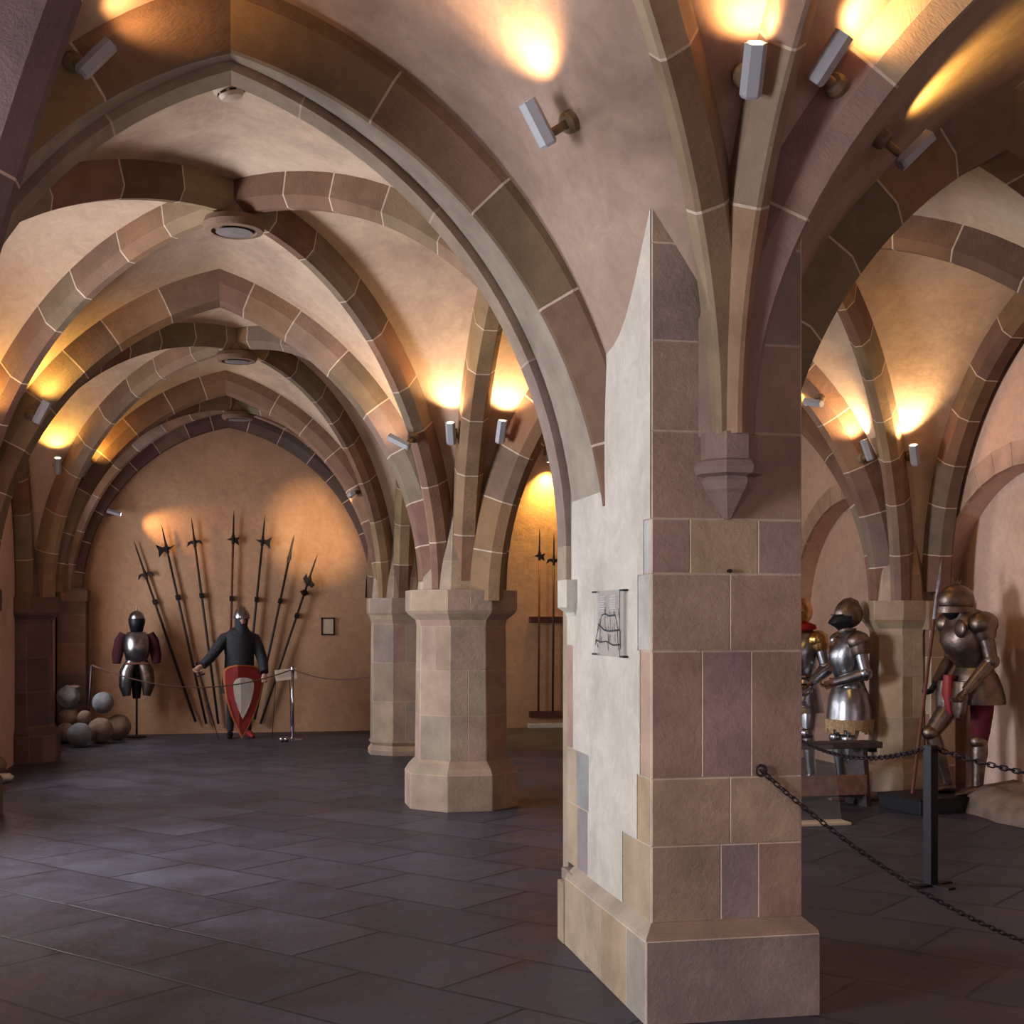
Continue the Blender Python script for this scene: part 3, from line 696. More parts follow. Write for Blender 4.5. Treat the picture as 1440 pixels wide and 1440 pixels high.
# ------------------------------------------------------------------ spotlights on the vaults
def spotlight(px, py, ax, ay, label, power, color, cone=118, L=.19, W=.036, offn=.155, blend=.8, aimpt=None, pos=None):
    p, n = pos if pos else hit(px, py); a = Vector(aimpt) if aimpt else hit(ax, ay)[0]
    d = (a-p); dt = (d-n*d.dot(n)).normalized() if not aimpt else d.normalized()
    root = empty('spotlight', p, 0, label, 'spotlight', None)
    c0 = n*offn-dt*L*.35; c1 = n*offn+dt*L*.65
    Rm = dt.to_track_quat('Z', 'X').to_matrix().to_4x4()
    mb = MB(); Mx = Matrix.Translation(c0) @ Rm
    mb.lathe([(W*.8, 0), (W, .012), (W, L-.004), (W*1.04, L), (W*.86, L), (W*.84, L-.012)], 6, (0, 0, 0), M=Mx, sx=1.0, sy=1.15, rot=PI/6)
    mb.build('housing', GREYP, root)
    MB().lathe([(W*.84, L-.008), (W*.5, L-.002), (.001, L)], 12, M=Mx, cap=False).build('lens', LENS, root)
    mb = MB(); q = n.to_track_quat('Z', 'X').to_matrix().to_4x4()
    mb.lathe([(.045, -.005), (.045, .03), (.035, .045), (.018, .05), (.018, offn)], 16, M=Matrix.Translation(-dt*L*.15) @ q)
    mb.build('mount', FIXB, root, smooth=False)
    l = bpy.data.lights.new('lamp', 'SPOT'); l.energy = power; l.color = color; l.spot_size = math.radians(cone); l.spot_blend = blend; l.shadow_soft_size = .03
    lo = bpy.data.objects.new('lamp', l); COL.objects.link(lo); lo.parent = root; lo.location = c1+dt*.012
    aim = (a-(p+c1)) if not aimpt else Vector(aimpt)-(p+c1)
    lo.rotation_euler = aim.to_track_quat('-Z', 'Y').to_euler(); return root
O1 = (1.0, .55, .22); O2 = (1.0, .66, .34); Y1 = (1.0, .60, .14)
SPOTS = [
 (800, 160, 735, 40, 'grey spotlight on the plaster vault left of the near pier, aimed up left', 34, (1.0, .60, .28), {}),
 (1046, 92, 1056, 5, 'grey spotlight standing upright between the left and middle ribs above the corbel', 26, O1, {}),
 (1184, 112, 1240, 25, 'grey spotlight between the middle and right ribs above the corbel', 24, O1, {}),
 (1243, 186, 1330, 112, 'spotlight tucked between the right rib and the broad right arch', 26, Y1, {}),
 (108, 80, 230, -25, 'dim spotlight in the dark upper left corner above the great arch', 16, O1, {}),
 (638, 604, 632, 525, 'lit spotlight over the middle column, left of the slender arcade rib', 46, O2, {}),
 (708, 606, 716, 540, 'lit spotlight over the middle column, right of the slender arcade rib', 40, O2, {}),
 (578, 612, 535, 560, 'lit spotlight over the left shoulder of the middle column', 22, O2, {}),
 (44, 578, 72, 520, 'small lit spotlight high on the left, topmost of the left cluster', 24, Y1, {}),
 (80, 650, 80, 605, 'brightest lit spotlight on the left side above the dark column', 30, Y1, {}),
 (120, 664, 150, 620, 'small lit spotlight on the left side, lower right of the brightest one', 20, Y1, {}),
 (1210, 640, 1188, 575, 'spotlight over the right wall column, left of its tallest rib', 52, O2, {}),
 (1277, 636, 1270, 565, 'spotlight over the right wall column, right of its tallest rib', 60, O2, {}),
]
for px, py, ax, ay, lab, pw, c, kw in SPOTS: spotlight(px, py, ax, ay, lab, pw, c, **kw)
spotlight(-25, 600, 0, 535, 'spotlight just outside the left picture edge at mid height', 30, Y1)
def above(x, y):
    ok, loc, nor, i, ob, mt = sc.ray_cast(DG, Vector((x, y, 1.2)), Vector((0, 0, 1)))
    return loc.copy(), (nor if nor.z < 0 else -nor).normalized()
spotlight(504, 690, 0, 0, 'pale spotlight on the farther arch right flank aimed at the end wall', 520, O2, cone=30, blend=1, offn=.16, aimpt=(1.08, 18.8, 2.86))
spotlight(160, 722, 0, 0, 'tiny lit spotlight on the far left arch foot aimed at the end wall', 50, O1, cone=60, blend=1, offn=.26, aimpt=(-1.0, 18.8, 2.85))
spotlight(768, 640, 0, 0, 'small lit spotlight seen past the edge of the near arch', 260, Y1, cone=100, blend=1, aimpt=(4.4, 18.8, 2.7))
spotlight(1150, 560, 0, 0, 'spotlight half hidden by the near pier lighting the far right vault', 40, Y1, cone=90, blend=1, aimpt=(3.9, 13.4, 4.2))
for k, (x, y, ax, ay, lab) in enumerate(((2.75, 9.9, 3.6, 9.0, 'added unseen fill spotlight in the right aisle behind the near pier, first bay'), (2.7, 12.2, 3.6, 13.2, 'added unseen fill spotlight in the right aisle behind the near pier, second bay'), (2.7, 8.0, 3.6, 8.9, 'added unseen fill spotlight in the right aisle right behind the near pier'))):
    spotlight(0, 0, 0, 0, lab, 45, Y1, cone=150, blend=.8, pos=above(x, y), aimpt=(ax, ay, 3.9))  # unseen lamps added to give the right aisle a warm fill
# smoke detector at the crown of the great arch
p, n = hit(322, 121); root = empty('smoke_detector', p, 0, 'round ivory smoke detector at the crown of the great near arch', 'smoke detector')
q = n.to_track_quat('Z', 'X').to_matrix().to_4x4()
MB().lathe([(.09, 0), (.09, .022), (.072, .032)], 32, M=q).build('mounting_base', PLASTIC, root, smooth=False)
MB().lathe([(.070, .028), (.070, .048), (.056, .066), (.02, .074)], 32, M=q).build('cover', PLASTIC, root, smooth=False)
mb = MB()
for k in range(8): mb.box(-.018, .018, .068, .073, .035, .045, M=q @ Matrix.Rotation(k*PI/4, 4, 'Z'))
mb.build('vent_slots', DARKP, root)

# ------------------------------------------------------------------ engraved panel on the pier
root = empty('information_panel', (1.592, 5.585, 1.58), 0, 'clear panel with castle drawing held by black pins on the white pier side', 'sign')
def lp(u, v): return (-.001, -u, v)     # u to the viewer's right along -y
# panel plane: x = -0.012 from the limewash; u in [-.245,.245], v in [-.145,.145]
PW, PH = .235, .145
MB().box(-.014, -.010, -PW, PW, -PH, PH).build('sheet', PANELM, root)
mb = MB()
for u in (-PW+.01, PW-.01):
    for v in (-PH+.004, PH-.004): mb.box(-.019, .002, u-.03, u+.03, v-.004, v+.004)
mb.build('clips', INK, root)
mb = MB(); mb.box(-.0155, -.0142, -PW+.045, -PW+.049, -PH, PH)
def stroke(pts, w):
    for (a, b), (c, d) in zip(pts, pts[1:]):
        v = Vector((c-a, d-b)); l = v.length; ang = math.atan2(v.y, v.x)
        mb.box(0, l, -.0006, .0006, -w/2, w/2, M=Matrix.Translation((-.0150, -a, b)) @ Matrix.Rotation(-PI/2, 4, 'Z') @ Matrix.Rotation(-ang, 4, 'Y'))
for pts, w in (([(-.10, .035), (-.04, .042), (.02, .032), (.12, .036)], .006), ([(-.13, .02), (-.15, -.02), (-.19, -.06), (-.21, -.10)], .004), ([(-.15, -.005), (-.06, -.03), (.02, -.035), (.19, -.028)], .007),
               ([(-.10, .035), (-.12, .0), (-.14, -.03)], .004), ([(.12, .036), (.14, 0), (.17, -.03)], .004), ([(-.20, -.075), (-.12, -.085), (-.02, -.08), (.08, -.095), (.20, -.09)], .006),
               ([(-.20, -.075), (-.16, -.11)], .006), ([(.0, -.08), (.01, -.12)], .005), ([(.15, -.03), (.17, -.115)], .006), ([(.20, -.03), (.20, -.11)], .004), ([(-.05, .03), (-.04, -.03)], .002), ([(.04, .03), (.04, -.03)], .002), ([(-.13, -.035), (-.12, -.085)], .003), ([(.10, .0), (.11, -.03)], .003)): stroke(pts, w)
for k in range(26):
    x = R_.uniform(-.19, .18); z = R_.choice([.03, -.03, -.085])+R_.uniform(-.01, .01); stroke([(x, z), (x+R_.uniform(-.01, .01), z+R_.uniform(.01, .035))], .002)
mb.build('castle_drawing', INK, root)
mb = MB()
for u0 in (-.15, .03):
    mb = MB()
    for k in range(7): mb.box(-.0152, -.0144, -(u0+.11-R_.uniform(0, .03)), -u0, .115-k*.0105, .120-k*.0105)
    mb.build('text_column', FINK, root)

# ------------------------------------------------------------------ pole arms
def polearm(b, t, label, head, shaft, hz=.35, hs=1.0, group='fan of polearms on the end wall', r=.014, clamp=None, flip=1, headm=None):
    """b, t: foot and tip (x,z) on the plane in front of the end wall; head sits hz below the tip"""
    yb = FY1-.07; B = Vector((b[0], yb, b[1])); Tt = Vector((t[0], yb, t[1])); Lg = (Tt-B).length; ang = math.atan2(Tt.x-B.x, Tt.z-B.z)
    root = empty(head[0], B, 0, label, 'polearm', group); root.rotation_euler = (0, ang, 0)
    hm = headm or IRON; s = Lg-hz
    MB().tube([(0, 0, 0), (0, 0, s*.5), (0, 0, s)], [r, r*1.05, r*.9], 8).build('shaft', shaft, root, smooth=True)
    mb = MB().tube([(0, 0, s-.06), (0, 0, s+.04), (0, 0, s+.10), (0, 0, Lg-.12), (0, 0, Lg)], [r*1.3, r*1.2, r*.8, r*.6, .001], 6)
    mb.build('spike', hm, root)
    mb = MB(); k = head[1]; F = lambda P: [(x*hs*flip, s+z*hs) for x, z in P]
    if k == 'axe': mb.prism(F([(.012, -.04), (.05, -.03), (.13, -.10), (.115, 0), (.14, .09), (.05, .03), (.012, .04)]), .008).prism(F([(-.012, -.025), (-.012, .03), (-.06, .02), (-.12, .035), (-.06, -.005)]), .008)
    if k == 'crescent': mb.prism(F([(.01, -.03), (.06, -.01), (.13, -.06), (.11, .02), (.05, .04), (.01, .03)]), .008).prism(F([(-.01, -.03), (-.06, .0), (-.13, -.05), (-.10, .03), (-.04, .04), (-.01, .03)]), .008)
    if k == 'star': mb.prism(F([(.01, -.03), (.09, -.08), (.07, 0), (.10, .05), (.03, .03), (.01, .12), (-.01, .12), (-.03, .03), (-.10, .0), (-.03, -.01), (-.01, -.04)]), .008)
    if k == 'lance': mb.prism(F([(.01, -.05), (.035, -.01), (.03, .03), (.01, .06), (-.01, .06), (-.03, .03), (-.035, -.01), (-.01, -.05)]), .012)
    if k == 'bill': mb.prism(F([(.01, -.05), (.09, -.09), (.12, -.02), (.06, .02), (.02, .09), (-.02, .04), (-.07, .12), (-.10, .02), (-.05, -.04), (-.01, -.05)]), .008)
    mb.build('blade', hm, root)
    if k == 'bill': MB().lathe([(.012, -.05), (.07, 0), (.012, .05)], 12, (0, 0, s-.17)).build('disc_guard', hm, root)
    if clamp: MB().box(-.03, .03, -.02, .075, clamp-.035, clamp+.035, None, .006).build('wall_clamp', BLACKM, root)
    return root
def W2(px, py): p = atY(px, py, FY1-.07); return (p.x, p.z)
fan = [((275, 1015), (188, 760), 'leftmost polearm of the fan, faint crescent head, leaning furthest left', ('halberd', 'crescent'), WOODD, .50, .9, 1.75, 1),
       ((290, 1018), (227, 738), 'halberd with broad axe head facing left, second from left in the fan', ('halberd', 'axe'), WOODD, .34, 1.0, 1.8, -1),
       ((307, 1018), (269, 727), 'halberd with small hooked head, third from left in the fan', ('halberd', 'crescent'), WOODD, .36, .85, 1.8, -1),
       ((321, 1018), (329, 717), 'upright reddish halberd rising behind the mail-clad figure', ('halberd', 'star'), WOODR, .42, .95, 1.75, 1),
       ((343, 1018), (373, 724), 'halberd with wide axe blade to the right, just right of the figure helmet', ('halberd', 'axe'), WOODD, .38, .9, 1.75, 1),
       ((358, 1012), (414, 752), 'spear with small lugged head, second from right in the fan', ('spear', 'lance'), WOODD, .34, .8, 1.7, 1),
       ((366, 1018), (447, 778), 'rightmost polearm of the fan with black disc below its winged blade', ('halberd', 'bill'), WOODD, .42, .85, 1.6, 1)]
for b, t, lab, hd, sh, hz, hs, cl, fl_ in fan: polearm(W2(*b), W2(*t), lab, hd, sh, hz, hs, clamp=cl, flip=fl_, headm=BLACKM if hd[1] in ('bill', 'star', 'axe') else IRON, r=.017)
# rack with upright halberds
root = empty('halberd_rack', (5.0, FY1-.09, 0), 0, 'two brown wooden rails on the far wall holding upright halberds', 'rack')
for nm, z in (('top_rail', 1.585), ('bottom_rail', .2)): MB().box(-.88, .8, -.03, .09, z-.045, z+.045, None, .008).build(nm, WOODX, root)
MB().box(-.9, .9, -.04, .09, 0, .07, None, .01).build('plinth_board', CREAM, root)
for i, (x, zt, hd, lab) in enumerate(((4.26, 2.93, 'star', 'upright halberd with dark winged head, leftmost on the wall rack'), (4.475, 2.86, 'crescent', 'upright halberd with faint grey head, second on the wall rack'), (4.68, 2.9, 'axe', 'upright halberd on the wall rack, next to the edge of the near pier'))):
    r = polearm((x-.02, .24), (x, zt), lab, ('halberd', hd), WOODR if i == 0 else WOODD, .42, .9, 'upright halberds in the wall rack', .016, headm=IRON); r.location.y -= .05

# framed sheet on end wall
root = empty('picture_frame', (1.2, FY1-.012, 1.49), 0, 'small framed sheet hanging on the end wall right of the polearms', 'picture frame')
mb = MB()
for a in ((-.095, -.075, -.125, .125), (.075, .095, -.125, .125), (-.095, .095, -.125, -.105), (-.095, .095, .105, .125)): mb.box(a[0], a[1], -.012, .012, a[2], a[3])
mb.build('frame', OLIVE if 'OLIVE' in globals() else IRON, root); MB().box(-.076, .076, -.004, .01, -.106, .106).build('sheet', PAPER, root)

# ------------------------------------------------------------------ stone balls
def ball(px, py, rp, Y, m, label, nz=.05, z=None, flat=1):
    p = atY(px, py, Y); d = p.dot(FWD); r = rp*d/FPX; zc = p.z if z is None else z+r
    o = MB().sphere((0, 0, 0), r, sub=4, nz=nz, sc3=(1, 1, flat)).build('stone_ball', m, smooth=True, loc=(p.x, p.y, zc))
    return tag(o, label, 'stone ball', 'heap of stone cannonballs')
ball(112, 1031, 17, 17.15, BALLG, 'large pitted stone ball at the front of the heap on the floor', z=0)
ball(92, 1024, 14, 17.75, BALLT, 'stone ball on the floor half hidden by the dark column', z=0)
ball(141, 1014, 18, 17.6, BALLT, 'large tan stone ball right behind the front ball', z=0)
ball(166, 1012, 18, 18.05, BALLT, 'brownish stone ball at the right end of the heap', z=0)
ball(119, 1009, 10, 17.3, BALLT, 'small smooth pinkish ball resting on top of the front ball', nz=.02)
ball(145, 988, 15, 17.95, BALLG, 'smooth grey stone ball topmost on the right of the heap', nz=.02)
ball(118, 1012, 17, 18.25, BALLT, 'stone ball hidden in the middle of the heap', z=0)
ball(97, 1010, 15, 18.1, BALLT, 'stone ball under the broken one beside the column')
ball(97, 980, 16, 18.1, BALLG, 'broken rough stone ball highest on the left beside the column', nz=.22)
o = MB().sphere((0, 0, 0), .1, sub=3, nz=.3, sc3=(1, .8, .25)).build('stone_shard', BALLT, smooth=True, loc=tuple(atY(104, 966, 18.1))); tag(o, 'flat tan stone shard lying on the broken ball', 'stone')
o = ball(-4, 1030, 13, 14.3, BALLT, 'pinkish stone ball cut by the left picture edge', z=0)
tag(MB().sphere((0, 0, 0), .09, sub=3, nz=.25, sc3=(1.4, 1, .5)).build('stone_chunk', CREAM, smooth=True, loc=(*atY(2, 1085, 13.6).xy, .045)), 'small white stone lying on the floor at the left picture edge', 'stone')

# ------------------------------------------------------------------ queue posts, cords, signs
root = empty('barrier_post', (.655, 17.5, 0), 0, 'chrome barrier post with round foot in front of the end wall', 'barrier post')
MB().lathe([(.13, 0), (.13, .012), (.03, .03), (.02, .05)], 28).build('foot', CHROME, root, smooth=False)
MB().lathe([(.019, .03), (.019, .93)], 16).build('pole', CHROME, root, smooth=True)
MB().lathe([(.026, .90), (.03, .93), (.026, .96), (.015, .985), (.001, .99)], 16).build('cap', CHROME, root, smooth=True)
for k, dx in enumerate((-.09, -.035)):
    o = MB().sphere((0, 0, 0), .035, sub=3).build('chrome_ball', CHROME, smooth=True, loc=(.60+dx, 17.28, .036)); tag(o, ['left of two small chrome balls at the barrier post foot', 'right of two small chrome balls at the barrier post foot'][k], 'ball', 'chrome balls by the barrier post')
root = empty('label_stand', (.52, 17.62, 0), 0, 'tilted cream label on a clear stand left of the chrome barrier post', 'sign')
Mt = Matrix.Translation((.05, 0, .86)) @ Matrix.Rotation(-.5, 4, 'X') @ Matrix.Rotation(-.12, 4, 'Y')
MB().box(-.14, .14, -.006, .006, -.08, .08, M=Mt).build('label_plate', PAPER, root)
mb = MB()
for k in range(5): mb.box(-.11, .09-.02*(k % 2), -.008, -.0065, .05-k*.022, .058-k*.022, M=Mt)
mb.build('text_lines', FINK, root)
mb = MB().tube([(-.08, 0, .80), (-.13, 0, .0)], .004, 6).tube([(.1, 0, .80), (.12, 0, .0)], .004, 6); mb.build('wire_legs', IRON, root)
def sag(a, b, s, n=24): a = Vector(a); b = Vector(b); return [a.lerp(b, i/n)-Vector((0, 0, s*4*(i/n)*(1-i/n))) for i in range(n+1)]
tag(MB().tube(sag((-1.9, 17.75, 1.0), (.64, 17.5, .93), .26), .008, 6).build('rope', ROPE, smooth=True), 'thin sagging cord crossing in front of the mail-clad figure shield', 'cord')
tag(MB().tube(sag((.67, 17.5, .93), (1.62, 15.6, .95), .10), .009, 6).build('rope', ROPE, smooth=True), 'thin cord from the chrome post to the farther free column', 'cord')
tag(MB().tube([(-1.97, 17.75, 0), (-1.93, 17.75, .5), (-1.9, 17.75, 1.0)], .015, 8).build('barrier_pole', IRON, smooth=True), 'slim iron pole behind the dark column holding the cord end', 'barrier post')

def chain(a, b, s, label, r=.0045, link=.04, n=None, m=IRON):
    pts = sag(a, b, s, 400); L = [0]
    for i in range(1, len(pts)): L.append(L[-1]+(pts[i]-pts[i-1]).length)
    N = int(L[-1]/(link*.74)); mb = MB(); j = 0
    for k in range(N):
        t = (k+.5)/N*L[-1]
        while L[j+1] < t: j += 1
        c = pts[j]; d = (pts[j+1]-pts[j]).normalized(); u = d.cross(Vector((0, 0, 1))).normalized()
        v = u.cross(d); sd = u if k % 2 else v; sd = (u*math.cos(.4+k*PI/2)+v*math.sin(.4+k*PI/2))
        ring = []
        for q in range(10):
            th = 2*PI*q/10; cx = math.cos(th)*(link*.24)+(.26*link if math.cos(th) > 0 else -.26*link)*1; ring.append(c+d*cx+sd*math.sin(th)*link*.26)
        mb.tube(ring, r, 5, closed=True)
    return tag(mb.build('chain', m, smooth=True), label, 'chain')
chain((2.06, 5.012, .985), (3.42, 4.93, .175), .10, 'dark iron chain falling from the near pier face towards the right edge', link=.034, r=.003)
# iron ring where the chain is fixed
# post
root = empty('barrier_post', (4.05, 7.23, 0), .35, 'dark square iron post on a flat cross foot in the right aisle', 'barrier post')
MB().box(-.031, .031, -.031, .031, .008, .84, None, .003).build('pole', BLACKM, root)
MB().box(-.16, .16, -.03, .03, 0, .012).box(-.03, .03, -.16, .16, 0, .012).build('foot', BLACKM, root)
MB().box(-.02, .06, -.02, .02, .80, .83).build('hook', IRON, root)
chain((4.08, 7.23, .82), (5.2, 5.6, .80), .12, 'iron chain running right from the square post past the hunched armour', link=.05, r=.005)
chain((4.02, 7.25, .82), (4.05, 10.1, .95), .22, 'iron chain sagging from the square post back to the wooden bench', link=.05, r=.005)
chain((3.42, 4.93, .175), (4.6, 4.6, .10), .05, 'loose chain end near the floor outside the right edge', link=.042)

# wooden trestle bench
root = empty('wooden_bench', (4.6, 10.5, 0), math.radians(0), 'long low wooden trestle bench with dark top plank and pale red lower board', 'bench')
MB().box(-1.2, .78, -.10, .10, .49, .545, None, .008).build('top_plank', WOODB, root)
for x in (.60, -1.1):
    mb = MB().prism([(-.14, 0), (-.035, 0), (-.02, .05), (.02, .05), (.035, 0), (.14, 0), (.09, .49), (-.09, .49)], .05, M=Matrix.Translation((x, 0, 0)) @ Matrix.Rotation(PI/2+.25, 4, 'Z'))
    mb.build('trestle', WOODB, root)
MB().box(-1.08, .62, -.13, -.10, .10, .27, None, .005).build('lower_board', WOODT, root)
MB().box(-1.08, .60, -.10, .12, .08, .11, None, .005).build('shelf', WOODB, root)
MB().box(.70, .76, -.03, .03, .45, .49).build('bracket', BLACKM, root)
# low glass label plate on the floor
root = empty('floor_label', (4.45, 9.55, 0), 0, 'flat pale label plate on the floor in front of the bench, under a clear sheet', 'sign')
MB().box(-.35, .18, -.09, .09, 0, .02, None, .004).build('base_plate', PAPER, root)
MB().box(-.3, .14, -.004, .004, .02, .62, M=Matrix.Rotation(-.25, 4, 'X')).build('clear_sheet', GLASSM, root)
# dark slot plate on right wall
tag(MB().box(XR+.19, XR+.215, 9.25, 9.30, .60, .72).build('wall_socket', BLACKM), 'small black socket plate on the pink wall right of the hunched armour', 'socket')

# ------------------------------------------------------------------ figures
def loft(rings, seg=20, lean=(0, 0)):
    """rings: (x, y, z, rx, ry)"""
    mb = MB(); vs = []
    for x, y, z, rx, ry in rings:
        for k in range(seg): th = 2*PI*k/seg; vs.append((x+rx*math.cos(th), y+ry*math.sin(th), z))
    n = len(rings); fs = [(i*seg+k, i*seg+(k+1) % seg, (i+1)*seg+(k+1) % seg, (i+1)*seg+k) for i in range(n-1) for k in range(seg)]
    fs += [tuple(range(seg))[::-1], tuple((n-1)*seg+k for k in range(seg))]
    return mb.add(vs, fs)
def sm(mb, name, m, root, ang=50): return autosmooth(mb.build(name, m, root), ang)
def hand(mb, c, d, s=1.0, side=Vector((1, 0, 0))):
    """small curled hand: palm and five fingers; d = forearm direction"""
    c = Vector(c); d = Vector(d).normalized(); side = (side-d*side.dot(d)).normalized(); nrm = d.cross(side)
    mb.tube([c-d*.03, c+d*.02, c+d*.07], [(.03*s, .022*s), (.042*s, .022*s), (.04*s, .018*s)], 10)
    for k, (o, l) in enumerate(((-.03, .055), (-.010, .065), (.010, .06), (.03, .048))):
        b = c+d*.065+side*o*s; mb.tube([b, b+d*l*.5*s+nrm*.008, b+d*l*.7*s+nrm*.03*s, b+d*l*.45*s+nrm*.05*s], [.0105*s, .010*s, .009*s, .007*s], 7)
    b = c+d*.015+side*.04*s; mb.tube([b, b+side*.02*s+d*.02*s+nrm*.01, b+side*.015*s+d*.045*s+nrm*.035*s], [.012*s, .011*s, .008*s], 7)
    return mb
def leg_armour(root, hip, knee, ankle, m, toe, cloth=None, greave=True):
    hip, knee, ankle = map(Vector, (hip, knee, ankle))
    sm(MB().tube([hip, hip.lerp(knee, .35), hip.lerp(knee, .8), knee], [.088, .092, .075, .062], 16), 'cuisse', cloth or m, root)
    sm(MB().sphere(knee+Vector((0, -.012, 0)), .07, sub=3, sc3=(1, 1.05, .95)), 'poleyn', m, root)
    sm(MB().tube([knee, knee.lerp(ankle, .25), knee.lerp(ankle, .6), ankle], [.058, .068, .052, .045], 16), 'greave', m, root)
    t = Vector((*toe, 0)).normalized(); q = Vector((ankle.x, ankle.y, 0))
    sm(MB().tube([q-t*.05+Vector((0, 0, .035)), q+t*.03+Vector((0, 0, .045)), q+t*.13+Vector((0, 0, .03)), q+t*.21+Vector((0, 0, .015))], [(.04, .034), (.045, .044), (.042, .028), (.012, .012)], 12), 'sabaton', m, root)
def arm_armour(root, sh, el, wr, m, glove, s=1.0, pd=None):
    sh, el, wr = map(Vector, (sh, el, wr))
    sm(MB().sphere(sh+Vector((0, 0, .0)), .095*s, sub=3, sc3=(1.0, 1.1, .95)).tube([sh+(el-sh)*.1, sh+(el-sh)*.3, sh+(el-sh)*.42], [.092, .086, .072], 16), 'pauldron', pd or m, root)
    sm(MB().tube([sh.lerp(el, .25), sh.lerp(el, .6), el], [.058, .056, .05], 14), 'rerebrace', m, root)
    sm(MB().sphere(el, .062, sub=3), 'couter', m, root)
    sm(MB().tube([el, el.lerp(wr, .35), wr], [.052, .055, .04], 14), 'vambrace', m, root)
    d = (wr-el).normalized(); mb = hand(MB(), wr+d*.02, d, 1.05)
    sm(mb, 'gauntlet', glove, root)
def closed_helmet(root, m, c, dark=None):
    cx, cy, cz = c
    sm(MB().sphere((cx, cy+.015, cz+.03), .125, sub=4, sc3=(.86, 1.08, 1.05)), 'helmet_skull', m, root)
    # comb
    sm(MB().prism([(-.13, .0), (-.11, .08), (-.05, .135), (.02, .15), (.09, .12), (.13, .04), (.10, .0)], .014, M=Matrix.Translation((cx, cy+.015, cz+.035)) @ Matrix.Rotation(PI/2, 4, 'Z')), 'comb', m, root)
    # visor: pointed forward
    v = MB(); seg = 14; rows = [(-.01, .105, .13), (-.055, .11, .17), (-.085, .10, .185), (-.12, .085, .12), (-.15, .07, .085)]; vs = []
    for z, rx, fy in rows:
        for k in range(seg+1): th = PI*k/seg; vs.append((cx+rx*math.cos(th), cy-(fy)*math.sin(th)**1.3, cz+z+.03))
    n = seg+1; v.add(vs, [(i*n+k, i*n+k+1, (i+1)*n+k+1, (i+1)*n+k) for i in range(len(rows)-1) for k in range(seg)])
    sm(v, 'visor', dark or m, root)
    sm(MB().box(cx-.085, cx+.085, cy-.128, cy-.05, cz+.018, cz+.028), 'eye_slit', DARKP, root)
    sm(loft([(cx, cy, cz-.19, .12, .115), (cx, cy, cz-.16, .085, .085), (cx, cy, cz-.10, .08, .085)]), 'gorget', m, root)
# worn round relief set in the right wall, nail and ring on the pier
d = ray(1378, 548); p = EYE+d*(XR/d.x); bm_ = MB().sphere((0, 0, 0), .17, sub=4, sc3=(.16, .62, 1), nz=.10)
bm_.tube([(-.025, .075*math.cos(2*PI*k/20), .125*math.sin(2*PI*k/20)) for k in range(20)], .014, 6, closed=True).sphere((-.03, 0, .0), .035, sub=2, nz=.3)
tag(bm_.build('wall_relief', RUBBLE, smooth=True, loc=p), 'small worn oval stone relief set in the pink wall above the right blind arch', 'relief')
pr_ = [o for o in bpy.data.objects if o.name == 'stone_pier' or o.name.startswith('stone_pier.')]; pr_ = [o for o in pr_ if o.type == 'EMPTY'][0]; L0 = pr_.location
q_ = atY(1025, 803, 5.02)-L0; MB().tube([q_+Vector((0, .02, 0)), q_+Vector((0, -.015, 0))], [.006, .009], 8).build('iron_nail', BLACKM, pr_)
q_ = Vector((2.06, 5.012, .985))-L0; MB().tube([q_+Vector((.022*math.cos(2*PI*k/14), -.002, .022*math.sin(2*PI*k/14))) for k in range(14)], .005, 6, closed=True).tube([q_+Vector((0, .03, .02)), q_+Vector((0, -.01, .02))], .006, 6).build('iron_ring', IRON, pr_)
def torso(root, m, z0=1.0, z1=1.46, plate=None, lean=0.0, tassets=True, hem=.66, skirt=None):
    L = lambda z: -lean*(z-1.0)
    sm(loft([(0, L(z)-.01*k, z, rx, ry) for z, rx, ry, k in ((1.02, .145, .11, 1), (1.06, .15, .125, 1), (1.16, .175, .155, 3), (1.26, .19, .165, 3), (1.36, .195, .145, 1), (1.43, .165, .115, 0), (1.48, .10, .09, 0))], 28), 'breastplate', m, root)
    sm(MB().box(-.0, .004, -.176-.02, -.15, 1.10, 1.34).box(-.15, .15, L(1.03)-.135, L(1.03)+.12, 1.015, 1.035, None, .005), 'waist_belt', LEATHER, root)
    if skirt == 'fauld':
        rr = [(1.03, .15, .115)]; z = 1.0; w = .165
        for i in range(6): rr += [(z, w, w*.8), (z-.05, w+.012, (w+.012)*.82)]; z -= .055; w += .012
        sm(loft([(0, 0, a, b, c) for a, b, c in rr], 28), 'fauld', m, root, 30)
    return
